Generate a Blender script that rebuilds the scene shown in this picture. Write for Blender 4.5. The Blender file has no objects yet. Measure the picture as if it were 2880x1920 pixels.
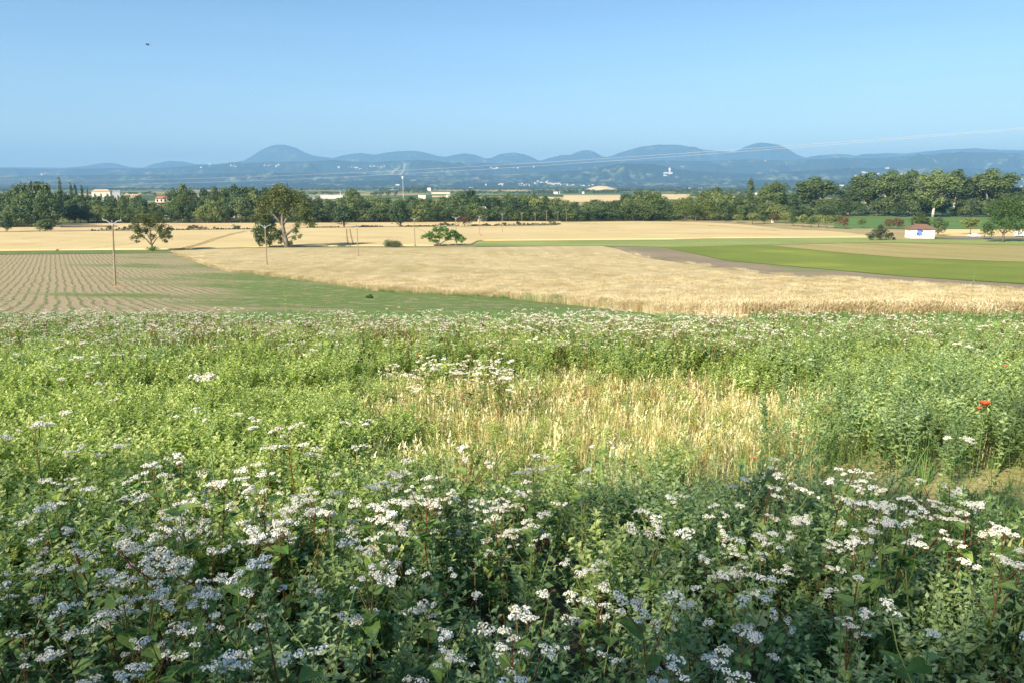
import bpy, math, random
import numpy as np
from mathutils import Vector, Matrix
R = math.radians
C = bpy.context.scene.collection
SC = bpy.context.scene
rng = np.random.default_rng(7)
random.seed(7)

# ------------------------------------------------------------------ camera
F = 2095.0; PITCH = 11.73; EYE = 22.5
cd = bpy.data.cameras.new('camera'); cam = bpy.data.objects.new('camera', cd); C.objects.link(cam)
cd.sensor_width = 36; cd.lens = 36 * F / 2880; cd.clip_start = .1; cd.clip_end = 90000
cam.location = (0, 0, EYE); cam.rotation_euler = (R(90 - PITCH), 0, 0)
SC.camera = cam

# ------------------------------------------------------------------ light
SUN_EL, SUN_AZ = 32.0, 40.0            # azimuth: degrees from straight behind the camera, towards the left
sv = Vector((-math.sin(R(SUN_AZ)) * math.cos(R(SUN_EL)), -math.cos(R(SUN_AZ)) * math.cos(R(SUN_EL)), math.sin(R(SUN_EL))))
sl = bpy.data.lights.new('sun', 'SUN'); so = bpy.data.objects.new('sun', sl); C.objects.link(so)
sl.energy = 4.7; sl.angle = R(.5); sl.color = (1, .88, .68)
so.rotation_euler = (-sv).to_track_quat('-Z', 'Y').to_euler()
w = bpy.data.worlds.new('World'); SC.world = w; w.use_nodes = True
wn = w.node_tree; wn.nodes.clear()
sky = wn.nodes.new('ShaderNodeTexSky'); sky.sky_type = 'NISHITA'; sky.sun_disc = False
sky.sun_elevation = R(SUN_EL)
sky.sun_rotation = math.atan2(sv.x, sv.y)
sky.altitude = 350; sky.air_density = 1.0; sky.dust_density = .15; sky.ozone_density = 3.0
hs = wn.nodes.new('ShaderNodeHueSaturation'); hs.inputs['Saturation'].default_value = 1.1
bg = wn.nodes.new('ShaderNodeBackground'); bg.inputs[1].default_value = .066
wo = wn.nodes.new('ShaderNodeOutputWorld')
tc = wn.nodes.new('ShaderNodeTexCoord'); mp = wn.nodes.new('ShaderNodeMapping'); mp.inputs['Scale'].default_value = (1.2, 1.2, 22); mp.inputs['Rotation'].default_value = (.02, .03, 0)
nz = wn.nodes.new('ShaderNodeTexNoise'); nz.inputs['Scale'].default_value = 1.3; nz.inputs['Detail'].default_value = 5
mr = wn.nodes.new('ShaderNodeMapRange'); mr.inputs[1].default_value = .3; mr.inputs[2].default_value = .75; mr.inputs[3].default_value = .965; mr.inputs[4].default_value = 1.05
vm = wn.nodes.new('ShaderNodeVectorMath'); vm.operation = 'SCALE'      # very faint wisps of high haze
wn.links.new(tc.outputs['Generated'], mp.inputs[0]); wn.links.new(mp.outputs[0], nz.inputs['Vector']); wn.links.new(nz.outputs[0], mr.inputs[0])
wn.links.new(sky.outputs[0], vm.inputs[0]); wn.links.new(mr.outputs[0], vm.inputs['Scale']); wn.links.new(vm.outputs[0], hs.inputs['Color']); wn.links.new(hs.outputs[0], bg.inputs[0]); wn.links.new(bg.outputs[0], wo.inputs[0])
SC.view_settings.view_transform = 'Standard'; SC.view_settings.look = 'None'
SC.view_settings.exposure = 1.3; SC.view_settings.gamma = 1; SC.view_settings.use_curve_mapping = False
cy = SC.cycles
cy.max_bounces = 6; cy.diffuse_bounces = 4; cy.glossy_bounces = 1; cy.transmission_bounces = 4; cy.transparent_max_bounces = 4; cy.volume_bounces = 0
cy.use_adaptive_sampling = True; cy.adaptive_threshold = .02
cy.sample_clamp_indirect = 4

# ------------------------------------------------------------------ terrain
KY = np.array([-400, -120, -60, -30, 0, 14, 20, 30, 40, 60, 89, 140, 184, 236, 304, 364, 430, 500, 1000, 6000, 60000.])
KD = np.array([-12, -9, -4.6, -1.5, 1.65, 3.1, 3.85, 5.3, 6.9, 9.4, 12.1, 15.3, 17.3, 18.8, 20.2, 21.3, 22.1, 22.5, 22.5, 22.5, 22.5])
def pchip(xk, yk):
    h = np.diff(xk); dl = np.diff(yk) / h; m = np.zeros(len(xk))
    for i in range(1, len(xk) - 1):
        if dl[i - 1] * dl[i] > 0:
            w1, w2 = 2 * h[i] + h[i - 1], h[i] + 2 * h[i - 1]
            m[i] = (w1 + w2) / (w1 / dl[i - 1] + w2 / dl[i])
    m[0] = dl[0]; m[-1] = dl[-1]
    def f(x):
        x = np.asarray(x, float); i = np.clip(np.searchsorted(xk, x) - 1, 0, len(h) - 1)
        t = np.clip((x - xk[i]) / h[i], 0, 1)
        return (2*t**3 - 3*t**2 + 1)*yk[i] + (t**3 - 2*t**2 + t)*h[i]*m[i] + (-2*t**3 + 3*t**2)*yk[i+1] + (t**3 - t**2)*h[i]*m[i+1]
    return f
drop = pchip(KY, KD)
def gz(x, y): return EYE - drop(y)
def hash2(ix, iy, s):
    n = (ix.astype(np.int64) * 374761393 + iy.astype(np.int64) * 668265263 + s * 1442695041) & 0x7fffffff
    n = ((n ^ (n >> 13)) * 1274126177) & 0x7fffffff
    return ((n ^ (n >> 16)) & 0xffff) / 65535.0
def vnoise(x, y, s=0):
    x = np.asarray(x, float); y = np.asarray(y, float)
    ix, iy = np.floor(x), np.floor(y); fx, fy = x - ix, y - iy
    fx = fx*fx*(3 - 2*fx); fy = fy*fy*(3 - 2*fy)
    a, b = hash2(ix, iy, s), hash2(ix + 1, iy, s); c, d = hash2(ix, iy + 1, s), hash2(ix + 1, iy + 1, s)
    return (a*(1-fx) + b*fx)*(1-fy) + (c*(1-fx) + d*fx)*fy
def fbm(x, y, s=0, o=4):
    r = 0; a = .5; t = 0
    for k in range(o):
        r = r + a * vnoise(x, y, s + k); t += a; x = np.asarray(x) * 2.03 + 11.3; y = np.asarray(y) * 2.03 + 7.1; a *= .5
    return r / t
CP, SP = math.cos(R(PITCH)), math.sin(R(PITCH))
def slope(v):                      # height per metre of depth seen at row v of the photograph
    b = (960 - np.asarray(v, float)) / F
    return (-SP + b * CP) / (CP + b * SP)
def side(u, v):                    # x per metre of depth
    b = (960 - np.asarray(v, float)) / F
    return (np.asarray(u, float) - 1440) / F / (CP + b * SP)
YG = np.concatenate([np.arange(1, 40, .1), np.arange(40, 600, .5), np.arange(600, 6000, 5)])
def ground_at(u, v, h=0.0):
    """the point of the terrain (raised by h) seen at a spot of the photograph"""
    s = float(slope(v)); zz = EYE + s * YG; g = gz(0, YG) + h
    k = np.nonzero(zz <= g)[0]
    y = YG[k[0]] if len(k) else 5900.
    return float(side(u, v)) * y, float(y)
def SX(p, u): return np.interp(u, [q[0] for q in p], [q[1] for q in p])

# mountains: ridges as (depth, front width, back width, crest rows by column), in units of a 2352 px wide print
K = 2880 / 2352
RIDGES = [
 (20500, 2600, 2500, [(-900,386),(0,385),(60,385),(150,386),(195,382),(222,377),(245,374),(270,377),(300,385),(330,386),(355,377),(390,370),(420,372),(450,378),(500,377),(560,370),(573,362),(585,355),(598,346),(610,340),(625,335),(640,332),(652,333),(665,336),(680,341),(690,346),(703,353),(715,357),(740,361),(764,364),(785,358),(805,354),(830,352),(845,354),(862,356),(885,351),(910,348),(935,347),(960,348),(985,353),(1010,360),(1025,361),(1040,357),(1065,353),(1090,356),(1115,365),(1128,364),(1145,356),(1165,352),(1180,351),(1200,354),(1220,361),(1240,370),(1265,363),(1290,357),(1312,356),(1325,350),(1338,346),(1348,345),(1360,347),(1372,353),(1385,361),(1398,361),(1420,353),(1445,345),(1470,338),(1490,336),(1510,333),(1540,333),(1565,334),(1590,339),(1620,345),(1650,347),(1685,350),(1700,343),(1720,335),(1735,330),(1750,328),(1768,330),(1790,334),(1810,343),(1830,356),(1850,363),(1880,359),(1920,355),(1945,356),(1965,360),(1990,356),(2040,352),(2080,354),(2120,349),(2170,345),(2240,342),(2300,345),(2352,346),(3300,350)]),
 (14500, 3200, 2200, [(-900,388),(0,388),(150,389),(250,387),(330,388),(450,382),(560,375),(620,372),(700,372),(760,368),(800,371),(850,373),(950,369),(1050,374),(1150,376),(1240,378),(1350,374),(1450,371),(1520,369),(1600,372),(1700,367),(1800,369),(1860,367),(1960,363),(2000,365),(2100,358),(2200,351),(2352,352),(3300,352)]),
 (10800, 1900, 1500, [(-900,404),(0,405),(300,402),(600,398),(800,400),(1000,405),(1200,400),(1350,390),(1430,376),(1500,377),(1560,390),(1640,397),(1750,400),(1850,392),(1950,385),(2050,388),(2150,385),(2250,388),(2352,394),(3300,398)]),
 (8600, 1500, 1200, [(-900,418),(0,419),(400,421),(800,417),(950,412),(1100,419),(1300,418),(1500,419),(1800,413),(1900,416),(2000,406),(2100,409),(2200,416),(2352,417),(3300,417)]),
]
def mz(a, y):
    """height of the mountains at side a = x / y and depth y"""
    a = np.asarray(a, float); y = np.asarray(y, float)
    d = (a * F * .98 + 1440) / K; z = np.zeros(np.broadcast(a, y).shape)
    n = fbm(a * 26, y / 1300, 5, 5) - .5; n2 = fbm(a * 75, y / 600, 9, 4) - .5
    for D, w1, w2, pr in RIDGES:
        pa = [float(side(p[0] * K, p[1] * K)) for p in pr]; ph = [EYE + float(slope(p[1] * K)) * D for p in pr]
        H = np.interp(a, pa, ph)
        t = (y - D) / np.where(y < D, w1, w2); at = np.clip(np.abs(t), 0, 1)
        off = np.clip(np.abs(t) * 3, 0, 1)
        at = np.clip(at + np.sin(np.pi * at) * (n * .85 + n2 * .35), 0, 1)
        s = 1 - at * at * (3 - 2 * at)
        z = np.maximum(z, H * s * (1 - .0 * off) + np.sin(np.pi * at) * n2 * 110 * (H / 700))
    return z

# ------------------------------------------------------------------ node materials
def nm(name):
    m = bpy.data.materials.new(name); m.use_nodes = True; t = m.node_tree
    for n in list(t.nodes): t.nodes.remove(n)
    o = t.nodes.new('ShaderNodeOutputMaterial'); return m, t, o
class G:
    def __init__(s, t): s.t = t
    def n(s, k, **kw):
        x = s.t.nodes.new('ShaderNode' + k)
        for a, b in kw.items(): setattr(x, a, b)
        return x
    def put(s, sock, v):
        if hasattr(v, 'is_output'): s.t.links.new(v, sock)
        else:
            if isinstance(v, (tuple, list)) and len(v) == 3 and sock.type == 'RGBA': v = (*v, 1)
            sock.default_value = v
    def math(s, op, a, b=0.0, clamp=False):
        x = s.n('Math', operation=op, use_clamp=clamp); s.put(x.inputs[0], a); s.put(x.inputs[1], b); return x.outputs[0]
    def pos(s): return s.n('NewGeometry').outputs['Position']
    def mapping(s, v, scale=(1, 1, 1), rot=(0, 0, 0), loc=(0, 0, 0)):
        x = s.n('Mapping'); s.put(x.inputs[0], v); x.inputs['Scale'].default_value = scale; x.inputs['Rotation'].default_value = rot; x.inputs['Location'].default_value = loc; return x.outputs[0]
    def noise(s, v, scale, detail=4, rough=.55, dist=0):
        x = s.n('TexNoise'); s.put(x.inputs['Vector'], v); x.inputs['Scale'].default_value = scale; x.inputs['Detail'].default_value = detail
        x.inputs['Roughness'].default_value = rough; x.inputs['Distortion'].default_value = dist; return x.outputs[0]
    def ramp(s, f, stops):
        x = s.n('ValToRGB'); s.put(x.inputs[0], f); e = x.color_ramp.elements
        while len(e) < len(stops): e.new(.5)
        for i, (p, c) in enumerate(stops): e[i].position = p; e[i].color = (*c, 1) if len(c) == 3 else c
        return x.outputs[0]
    def mix(s, f, a, b, mode='MIX'):
        x = s.n('Mix', data_type='RGBA', blend_type=mode); s.put(x.inputs[0], f); s.put(x.inputs[6], a); s.put(x.inputs[7], b); return x.outputs[2]
    def smooth(s, v, a, b):
        x = s.n('MapRange', interpolation_type='SMOOTHSTEP'); s.put(x.inputs[0], v); x.inputs[1].default_value = a; x.inputs[2].default_value = b; return x.outputs[0]
    def bsdf(s, col, rough=.8, spec=.2, bump=None, bstr=.3, bdist=.05, trans=0.0, tcol=None):
        p = s.n('BsdfPrincipled'); s.put(p.inputs['Base Color'], col); s.put(p.inputs['Roughness'], rough); s.put(p.inputs['Specular IOR Level'], spec)
        if bump is not None:
            b = s.n('Bump'); b.inputs['Strength'].default_value = bstr; b.inputs['Distance'].default_value = bdist; s.put(b.inputs['Height'], bump); s.t.links.new(b.outputs[0], p.inputs['Normal'])
        out = p.outputs[0]
        if trans:
            tr = s.n('BsdfTranslucent'); s.put(tr.inputs[0], tcol if tcol is not None else col)
            mx = s.n('MixShader'); mx.inputs[0].default_value = trans; s.t.links.new(out, mx.inputs[1]); s.t.links.new(tr.outputs[0], mx.inputs[2]); out = mx.outputs[0]
        return out
def plain(name, col, rough=.7, spec=.3, var=.15, scale=3.0, bstr=.1):
    m, t, o = nm(name); g = G(t)
    f = g.noise(g.mapping(g.n('TexCoord').outputs['Object'], (scale,)*3), 1, 5)
    c = g.ramp(f, [(.3, tuple(x*(1-var) for x in col)), (.7, tuple(min(1, x*(1+var)) for x in col))])
    t.links.new(g.bsdf(c, rough, spec, bump=f, bstr=bstr), o.inputs[0]); return m
def leafmat(name, dark, mid, light, trans=.3, rough=.55, spec=.25, scale=.6, rnd=.5, tint=None):
    """leaves: colour differs by whole plant (random) and by place"""
    m, t, o = nm(name); g = G(t)
    f = g.noise(g.pos(), scale, 3, .6)
    r = g.n('ObjectInfo').outputs['Random']
    k = g.math('ADD', g.math('MULTIPLY', g.math('SUBTRACT', r, .5), rnd), f)
    f2 = g.noise(g.pos(), scale * 17, 2); k = g.math('ADD', k, g.math('MULTIPLY', g.math('SUBTRACT', f2, .5), .35))
    c = g.ramp(k, [(.22, dark), (.5, mid), (.78, light)])
    tc = g.mix(1.0, c, tint or (1.15, 1.35, .5), 'MULTIPLY')
    t.links.new(g.bsdf(c, rough, spec, trans=trans, tcol=tc), o.inputs[0]); return m

# ------------------------------------------------------------------ mesh helpers
class MB:
    def __init__(s): s.v = []; s.f = []; s.m = []; s.n = 0; s.sm = False
    def add(s, v, f, m=0):
        v = np.asarray(v, float).reshape(-1, 3)
        s.v.append(v)
        for q in f: s.f.append(tuple(int(i) + s.n for i in q)); s.m.append(m)
        s.n += len(v)
    def quads(s, P, m=0):                  # P: n x 4 x 3 (vectorised)
        P = np.asarray(P, float); n = len(P)
        if not n: return
        s.v.append(P.reshape(-1, 3)); k = P.shape[1]
        idx = np.arange(n * k).reshape(n, k) + s.n
        s.f.extend(map(tuple, idx.tolist())); s.m.extend([m] * n); s.n += n * k
    def box(s, c, d, m=0, rz=0.0):
        x, y, z = [k / 2 for k in d]; V = np.array([(i*x, j*y, k*z) for k in (-1, 1) for i, j in ((-1,-1),(1,-1),(1,1),(-1,1))])
        ca, sa = math.cos(rz), math.sin(rz); V = np.stack([V[:,0]*ca - V[:,1]*sa, V[:,0]*sa + V[:,1]*ca, V[:,2]], 1) + np.array(c)
        s.add(V, [(3,2,1,0),(4,5,6,7),(0,1,5,4),(1,2,6,5),(2,3,7,6),(3,0,4,7)], m)
    def tube(s, pts, rad, k=5, m=0, cap=True):
        pts = np.asarray(pts, float); n = len(pts); rad = np.broadcast_to(rad, (n,)); V = []
        for i in range(n):
            d = pts[min(i+1, n-1)] - pts[max(i-1, 0)]; d = d / (np.linalg.norm(d) + 1e-9)
            a = np.cross(d, (0, 0, 1) if abs(d[2]) < .9 else (1, 0, 0)); a /= np.linalg.norm(a); b = np.cross(d, a)
            for j in range(k):
                t = 2 * math.pi * j / k; V.append(pts[i] + rad[i] * (a * math.cos(t) + b * math.sin(t)))
        f = [(i*k+j, i*k+(j+1) % k, (i+1)*k+(j+1) % k, (i+1)*k+j) for i in range(n-1) for j in range(k)]
        if cap: f += [tuple(range(k))[::-1], tuple(range((n-1)*k, n*k))]
        s.add(V, f, m)
    def mesh(s, name, mats, smooth=False):
        me = bpy.data.meshes.new(name)
        me.from_pydata(np.concatenate(s.v).tolist() if s.v else [], [], s.f)
        for m in (mats if isinstance(mats, (list, tuple)) else [mats]): me.materials.append(m)
        if s.m: me.polygons.foreach_set('material_index', s.m)
        if smooth: me.polygons.foreach_set('use_smooth', [True] * len(s.f))
        me.update(); return me
    def obj(s, name, mats, parent=None, smooth=False, **tags):
        return link(name, s.mesh(name, mats, smooth), parent, **tags)
def link(name, data, parent=None, loc=None, rz=None, scale=None, **tags):
    o = bpy.data.objects.new(name, data); C.objects.link(o)
    if parent is not None: o.parent = parent
    if loc is not None: o.location = loc
    if rz is not None: o.rotation_euler[2] = rz
    if scale is not None: o.scale = scale if hasattr(scale, '__len__') else (scale,)*3
    for k, v in tags.items():
        if v is not None: o[k] = v
    return o
def thing(name, label, category, loc=(0, 0, 0), rz=0, group=None, scale=None):
    return link(name, None, None, loc, rz, scale, label=label, category=category, group=group)
def grid_mesh(name, X, Y, Z, mat, smooth=True, **tags):
    n, m = X.shape; V = np.stack([X, Y, Z], -1).reshape(-1, 3); i = np.arange(n*m).reshape(n, m)
    f = np.stack([i[:-1,:-1], i[:-1,1:], i[1:,1:], i[1:,:-1]], -1).reshape(-1, 4)
    me = bpy.data.meshes.new(name); me.vertices.add(len(V)); me.vertices.foreach_set('co', V.ravel())
    me.loops.add(f.size); me.loops.foreach_set('vertex_index', f.ravel()); me.polygons.add(len(f))
    me.polygons.foreach_set('loop_start', np.arange(0, f.size, 4)); me.polygons.foreach_set('loop_total', np.full(len(f), 4))
    me.materials.append(mat); me.update(calc_edges=True); me.validate()
    me.polygons.foreach_set('use_smooth', [smooth] * len(me.polygons))
    return link(name, me, None, **tags)

# ------------------------------------------------------------------ ground, fields, mountains
def along(g, k, a, b, v=None):
    """stretched coordinates: a = frequency across the working direction (dx/dy = k), b = frequency along it"""
    s = g.n('SeparateXYZ'); g.put(s.inputs[0], v if v is not None else g.pos()); q = math.sqrt(1 + k*k)
    x, y = s.outputs[0], s.outputs[1]
    S = g.math('DIVIDE', g.math('SUBTRACT', x, g.math('MULTIPLY', y, k)), q)
    T = g.math('DIVIDE', g.math('ADD', y, g.math('MULTIPLY', x, k)), q)
    c = g.n('CombineXYZ'); g.put(c.inputs[0], g.math('MULTIPLY', S, a)); g.put(c.inputs[1], g.math('MULTIPLY', T, b))
    return c.outputs[0], S, T
def cropmat(name, lo, hi, k=-.06, streak=.25, patch=None, patchcol=None, fine=4.0, bstr=.6, bdist=.15, green=None, gamt=0.0, weight=.5):
    m, t, o = nm(name); g = G(t); P = g.pos()
    st, S, T = along(g, k, streak, .012)
    f = g.math('ADD', g.math('MULTIPLY', g.noise(st, 1, 4), weight), g.math('MULTIPLY', g.noise(P, .035, 4), 1 - weight))
    fn = g.noise(P, fine, 4, .7)
    ff = g.math('ADD', g.math('MULTIPLY', f, .62), g.math('MULTIPLY', fn, .38))
    c = g.ramp(ff, [(.36, lo), (.62, hi)])
    if green is not None:
        gn = g.smooth(g.noise(P, .05, 3), .5, .72); c = g.mix(g.math('MULTIPLY', gn, gamt), c, green)
    t.links.new(g.bsdf(c, .85, .12, bump=fn, bstr=bstr, bdist=bdist), o.inputs[0]); return m

# base ground: dry grass near, a patchwork of parcels on the far plain
def ground_mat():
    m, t, o = nm('ground_grass_and_plain'); g = G(t); P = g.pos()
    f = g.noise(P, .9, 6, .65); f2 = g.noise(P, .06, 3)
    near = g.ramp(g.math('ADD', g.math('MULTIPLY', f, .5), g.math('MULTIPLY', f2, .5)), [(.35, (.075, .115, .035)), (.5, (.15, .17, .06)), (.66, (.30, .26, .11))])
    v = g.n('TexVoronoi'); g.put(v.inputs['Vector'], g.mapping(P, (.0042, .0016, .001), (0, 0, .5))); v.inputs['Scale'].default_value = 1
    sp = g.n('SeparateColor'); g.put(sp.inputs[0], v.outputs['Color'])
    far = g.ramp(sp.outputs[0], [(.0, (.06, .10, .04)), (.3, (.10, .15, .05)), (.55, (.16, .19, .07)), (.72, (.34, .28, .13)), (.9, (.50, .38, .18))])
    far.node.color_ramp.interpolation = 'CONSTANT'
    s = g.n('SeparateXYZ'); g.put(s.inputs[0], P)
    c = g.mix(g.smooth(s.outputs[1], 500, 620), near, far)
    soil = g.ramp(g.noise(P, 14, 6, .7), [(.35, (.05, .042, .028)), (.65, (.17, .13, .085))])
    lit = g.ramp(g.noise(P, 22, 6, .75), [(.35, (.20, .19, .07)), (.6, (.50, .46, .22))])   # straw litter lies over the soil farther up the field
    soil = g.mix(g.smooth(s.outputs[1], 3.6, 5.6), soil, lit)
    c = g.mix(g.smooth(s.outputs[1], 13.5, 15.5), soil, c)
    t.links.new(g.bsdf(c, .9, .1, bump=f, bstr=.5, bdist=.1), o.inputs[0]); return m
ys = np.concatenate([np.arange(-120, 0, 4), np.arange(0, 40, .8), np.arange(40, 600, 4), np.geomspace(600, 6500, 30)])
bs = np.linspace(-1, 1, 61)
YY, BB = np.meshgrid(ys, bs, indexing='ij'); XX = BB * (np.maximum(YY, 0) * 1.15 + 90)
grid_mesh('ground', XX, YY, gz(XX, YY) + (np.where(YY < 16, 1, 0) * (fbm(XX*2, YY*2, 3) - .5) * .06), ground_mat(), kind='structure')

# mountains
def mountain_mat():
    m, t, o = nm('forested_slopes'); g = G(t); P = g.pos()
    f = g.noise(P, .004, 8, .68); f2 = g.noise(g.mapping(P, (1, 1, 2.5)), .0011, 4)
    forest = g.ramp(f, [(.3, (.007, .017, .012)), (.7, (.026, .046, .024))])
    s = g.n('SeparateXYZ'); g.put(s.inputs[0], P)
    v = g.n('TexVoronoi'); g.put(v.inputs['Vector'], g.mapping(P, (.0032, .0016, .002), (0, 0, .3))); sp = g.n('SeparateColor'); g.put(sp.inputs[0], v.outputs['Color'])
    mead = g.ramp(sp.outputs[0], [(0, (.10, .15, .06)), (.5, (.2, .22, .10)), (.8, (.36, .32, .17))]); mead.node.color_ramp.interpolation = 'CONSTANT'
    msk = g.math('ADD', f2, g.math('MULTIPLY', g.math('SUBTRACT', sp.outputs[1], .5), .22))
    low = g.math('MULTIPLY', g.smooth(s.outputs[2], 420, 60), .09)
    k = g.smooth(g.math('ADD', msk, low), .635, .665)
    t.links.new(g.bsdf(g.mix(g.math('MULTIPLY', k, .6), forest, mead), .95, .05), o.inputs[0]); return m
ys = np.concatenate([np.arange(6500, 12500, 65), np.arange(12500, 26000, 110)]); aa = np.linspace(-1.05, 1.05, 760)
YY, AA = np.meshgrid(ys, aa, indexing='ij')
grid_mesh('mountains', AA*YY, YY, mz(AA, YY), mountain_mat(), kind='structure')

# ---- field strips between two curves traced in the photograph, laid on the terrain
def unproj(u, v, h):
    q = np.minimum.accumulate((drop(YG) - h) / YG); s = -slope(v)
    y = np.interp(-s, -q, YG); return side(u, v) * y, y
def strip(name, top, bot, mat, u0=-1500, u1=4400, nu=160, nv=24, h=.05, amp=0.0, skirt=False, fs=.6, **tags):
    us = np.linspace(u0, u1, nu); T, B = SX(top, us), SX(bot, us)
    ts = np.linspace(0, 1, nv)[:, None]
    x0, y0 = unproj(us, B, 0.0); x1, y1 = unproj(us, T, h)
    V = B + (T - B) * ts; U = np.broadcast_to(us, V.shape)
    X = np.empty(V.shape); Y = np.empty(V.shape)
    for i, t in enumerate(ts[:, 0]): X[i], Y[i] = unproj(us, V[i], h * t)
    Z = gz(X, Y) + h + amp * (fbm(X*fs, Y*fs, 21, 3) - .5) * 2
    if skirt:
        f = lambda A: np.concatenate([A[:1], A, A[-1:]])
        X, Y, Z = f(X), f(Y), f(Z); Z[0] = gz(X[0], Y[0]) - .05; Z[-1] = gz(X[-1], Y[-1]) - .05
        g_ = lambda A: np.concatenate([A[:, :1], A, A[:, -1:]], 1)
        X, Y, Z = g_(X), g_(Y), g_(Z); Z[:, 0] = gz(X[:, 0], Y[:, 0]) - .05; Z[:, -1] = gz(X[:, -1], Y[:, -1]) - .05
    return grid_mesh(name, X, Y, Z, mat, smooth=not skirt or True, **tags)

GOLD_LO, GOLD_HI = (.40, .26, .095), (.66, .48, .21)
wheat = cropmat('ripe_wheat', (.35, .28, .14), (.54, .45, .255), streak=.35, fine=3.0, green=(.32, .28, .10), gamt=.55)
wheat_far = cropmat('ripe_barley', (.47, .36, .17), (.60, .49, .26), k=-1.2, streak=.05, fine=1.2, bstr=.3)
EDGE_L = [(-1500, 708), (487, 709), (520, 722), (582, 745), (658, 766), (735, 772), (949, 799), (1072, 819), (1286, 832), (1440, 839), (1685, 864), (1869, 884), (2113, 899), (2481, 904), (2880, 905), (4400, 905)]
WTOP = [(487, 706.5), (560, 703), (720, 698), (1080, 697.5), (1400, 694), (1690, 691), (1734, 698), (1807, 723.5), (1991, 750), (2175, 772), (2420, 790), (2664, 808), (2880, 824), (3400, 850), (4400, 870)]
strip('wheat_field', WTOP, EDGE_L, wheat, u0=490, nu=420, nv=90, h=.52, amp=.06, skirt=True, kind='stuff', label='ripe golden wheat in the big field beyond the weedy strip')
BTOP = [(-1500, 652), (0, 652), (255, 650), (465, 648), (700, 645), (870, 641), (1078, 638.5), (1300, 637), (1576, 634), (1578, 625), (1800, 622), (1960, 624), (2080, 630), (2200, 643), (2330, 650), (2440, 661), (2560, 667)]
BBOT = [(-1500, 706), (0, 706), (487, 702.5), (700, 696), (1000, 693), (1225, 692), (1330, 688), (1345, 678), (1500, 677), (1900, 674), (2000, 671), (2300, 669), (2440, 668.5), (2560, 669)]
strip('barley_field', BTOP, BBOT, wheat_far, u1=2450, nu=300, nv=40, h=.32, amp=.03, fs=.3, skirt=True, kind='stuff', label='pale ripe barley in the long field in front of the wood')
ATOP = [(-1500, 640), (0, 641), (165, 636), (172, 629), (700, 628), (1100, 626), (1480, 623)]
ABOT = [(-1500, 651), (0, 651.5), (255, 649), (465, 647), (700, 644.5), (870, 640.5), (1078, 638), (1300, 636.5), (1480, 633)]
strip('stubble_field', ATOP, ABOT, cropmat('stubble', (.42, .31, .16), (.70, .54, .28), k=-4, streak=.02, fine=1), u1=1577, nu=120, nv=10, h=.04, kind='structure')
strip('bare_earth_strip', [(165, 635.5), (400, 634)], [(165, 641), (290, 640), (400, 637)], cropmat('grey_earth', (.17, .12, .08), (.3, .22, .14)), u0=170, u1=330, nu=20, nv=4, h=.1, kind='structure')
# ploughed field with weedy rows
def rows_mat():
    m, t, o = nm('soil_with_weedy_rows'); g = G(t); P = g.pos(); c_, S, T = along(g, -.61, 1, 1)
    sw = g.math('ADD', S, g.math('MULTIPLY', g.math('SUBTRACT', g.noise(P, .16, 3), .5), 1.1))
    fr = g.math('ABSOLUTE', g.math('SUBTRACT', g.math('FRACT', g.math('DIVIDE', sw, .9)), .5))
    rown = g.noise(P, 1.5, 4, .65)
    row = g.math('MULTIPLY', g.math('MULTIPLY', g.smooth(fr, .30, .04), g.smooth(rown, .36, .56)), .85)
    soil = g.ramp(g.noise(P, 2.2, 6, .7), [(.3, (.26, .21, .13)), (.7, (.42, .34, .22))])
    gr = g.ramp(g.noise(P, 1.8, 6, .7), [(.3, (.08, .135, .04)), (.55, (.145, .205, .065)), (.75, (.25, .275, .12))])
    # weeds take over towards the wheat, in long drifts
    st, _, _ = along(g, -1.6, .055, .018)
    drift = g.noise(st, 1, 4, .6)
    s = g.n('SeparateXYZ'); g.put(s.inputs[0], P)
    e = g.math('DIVIDE', g.math('ADD', s.outputs[0], g.math('MULTIPLY', s.outputs[1], .42)), g.math('ADD', g.math('MULTIPLY', s.outputs[1], .22), 4.0))
    wm = g.smooth(g.math('ADD', g.math('MULTIPLY', e, .30), g.math('MULTIPLY', drift, 1.5)), .60, .86)
    patch = g.smooth(g.noise(P, .5, 5, .7), .33, .5)
    cov = g.math('MAXIMUM', row, g.math('MULTIPLY', wm, patch))
    t.links.new(g.bsdf(g.mix(cov, soil, gr), .95, .08, bump=g.math('ADD', g.noise(P, 4, 5), g.math('MULTIPLY', cov, .6)), bstr=.7, bdist=.12), o.inputs[0]); return m
us_c = [(-1500, 717), (0, 717), (487, 712.5), (520, 724), (582, 747), (658, 768), (735, 777), (949, 803), (1072, 823), (1286, 838), (1440, 847), (1685, 870), (1869, 890), (2113, 905)]
strip('ploughed_field', us_c, [(-1500, 968), (2200, 968)], rows_mat(), u1=2150, nu=200, nv=160, h=.05, kind='structure')
verge = cropmat('rough_grass', (.07, .13, .04), (.20, .26, .09), k=-.4, streak=.3, fine=3)
strip('grass_verge', [(-1500, 708.5), (487, 707.5), (500, 708)], [(-1500, 717), (0, 717), (487, 713), (500, 714)], verge, u1=487, nu=60, nv=5, h=.12, kind='structure')
dryverge = cropmat('dry_grass_verge', (.22, .19, .08), (.42, .34, .16), k=-4, streak=.05, fine=2)
strip('dry_grass_verge', [(487, 704), (700, 697), (1000, 694.5), (1225, 693), (1330, 689)], [(487, 708), (560, 705), (720, 700), (1080, 699), (1345, 696)], dryverge, u0=480, u1=1340, nu=60, nv=5, h=.14, kind='structure')
meadow = cropmat('mown_meadow', (.16, .21, .055), (.30, .34, .12), k=-3.2, streak=.05, fine=1.5)
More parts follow.
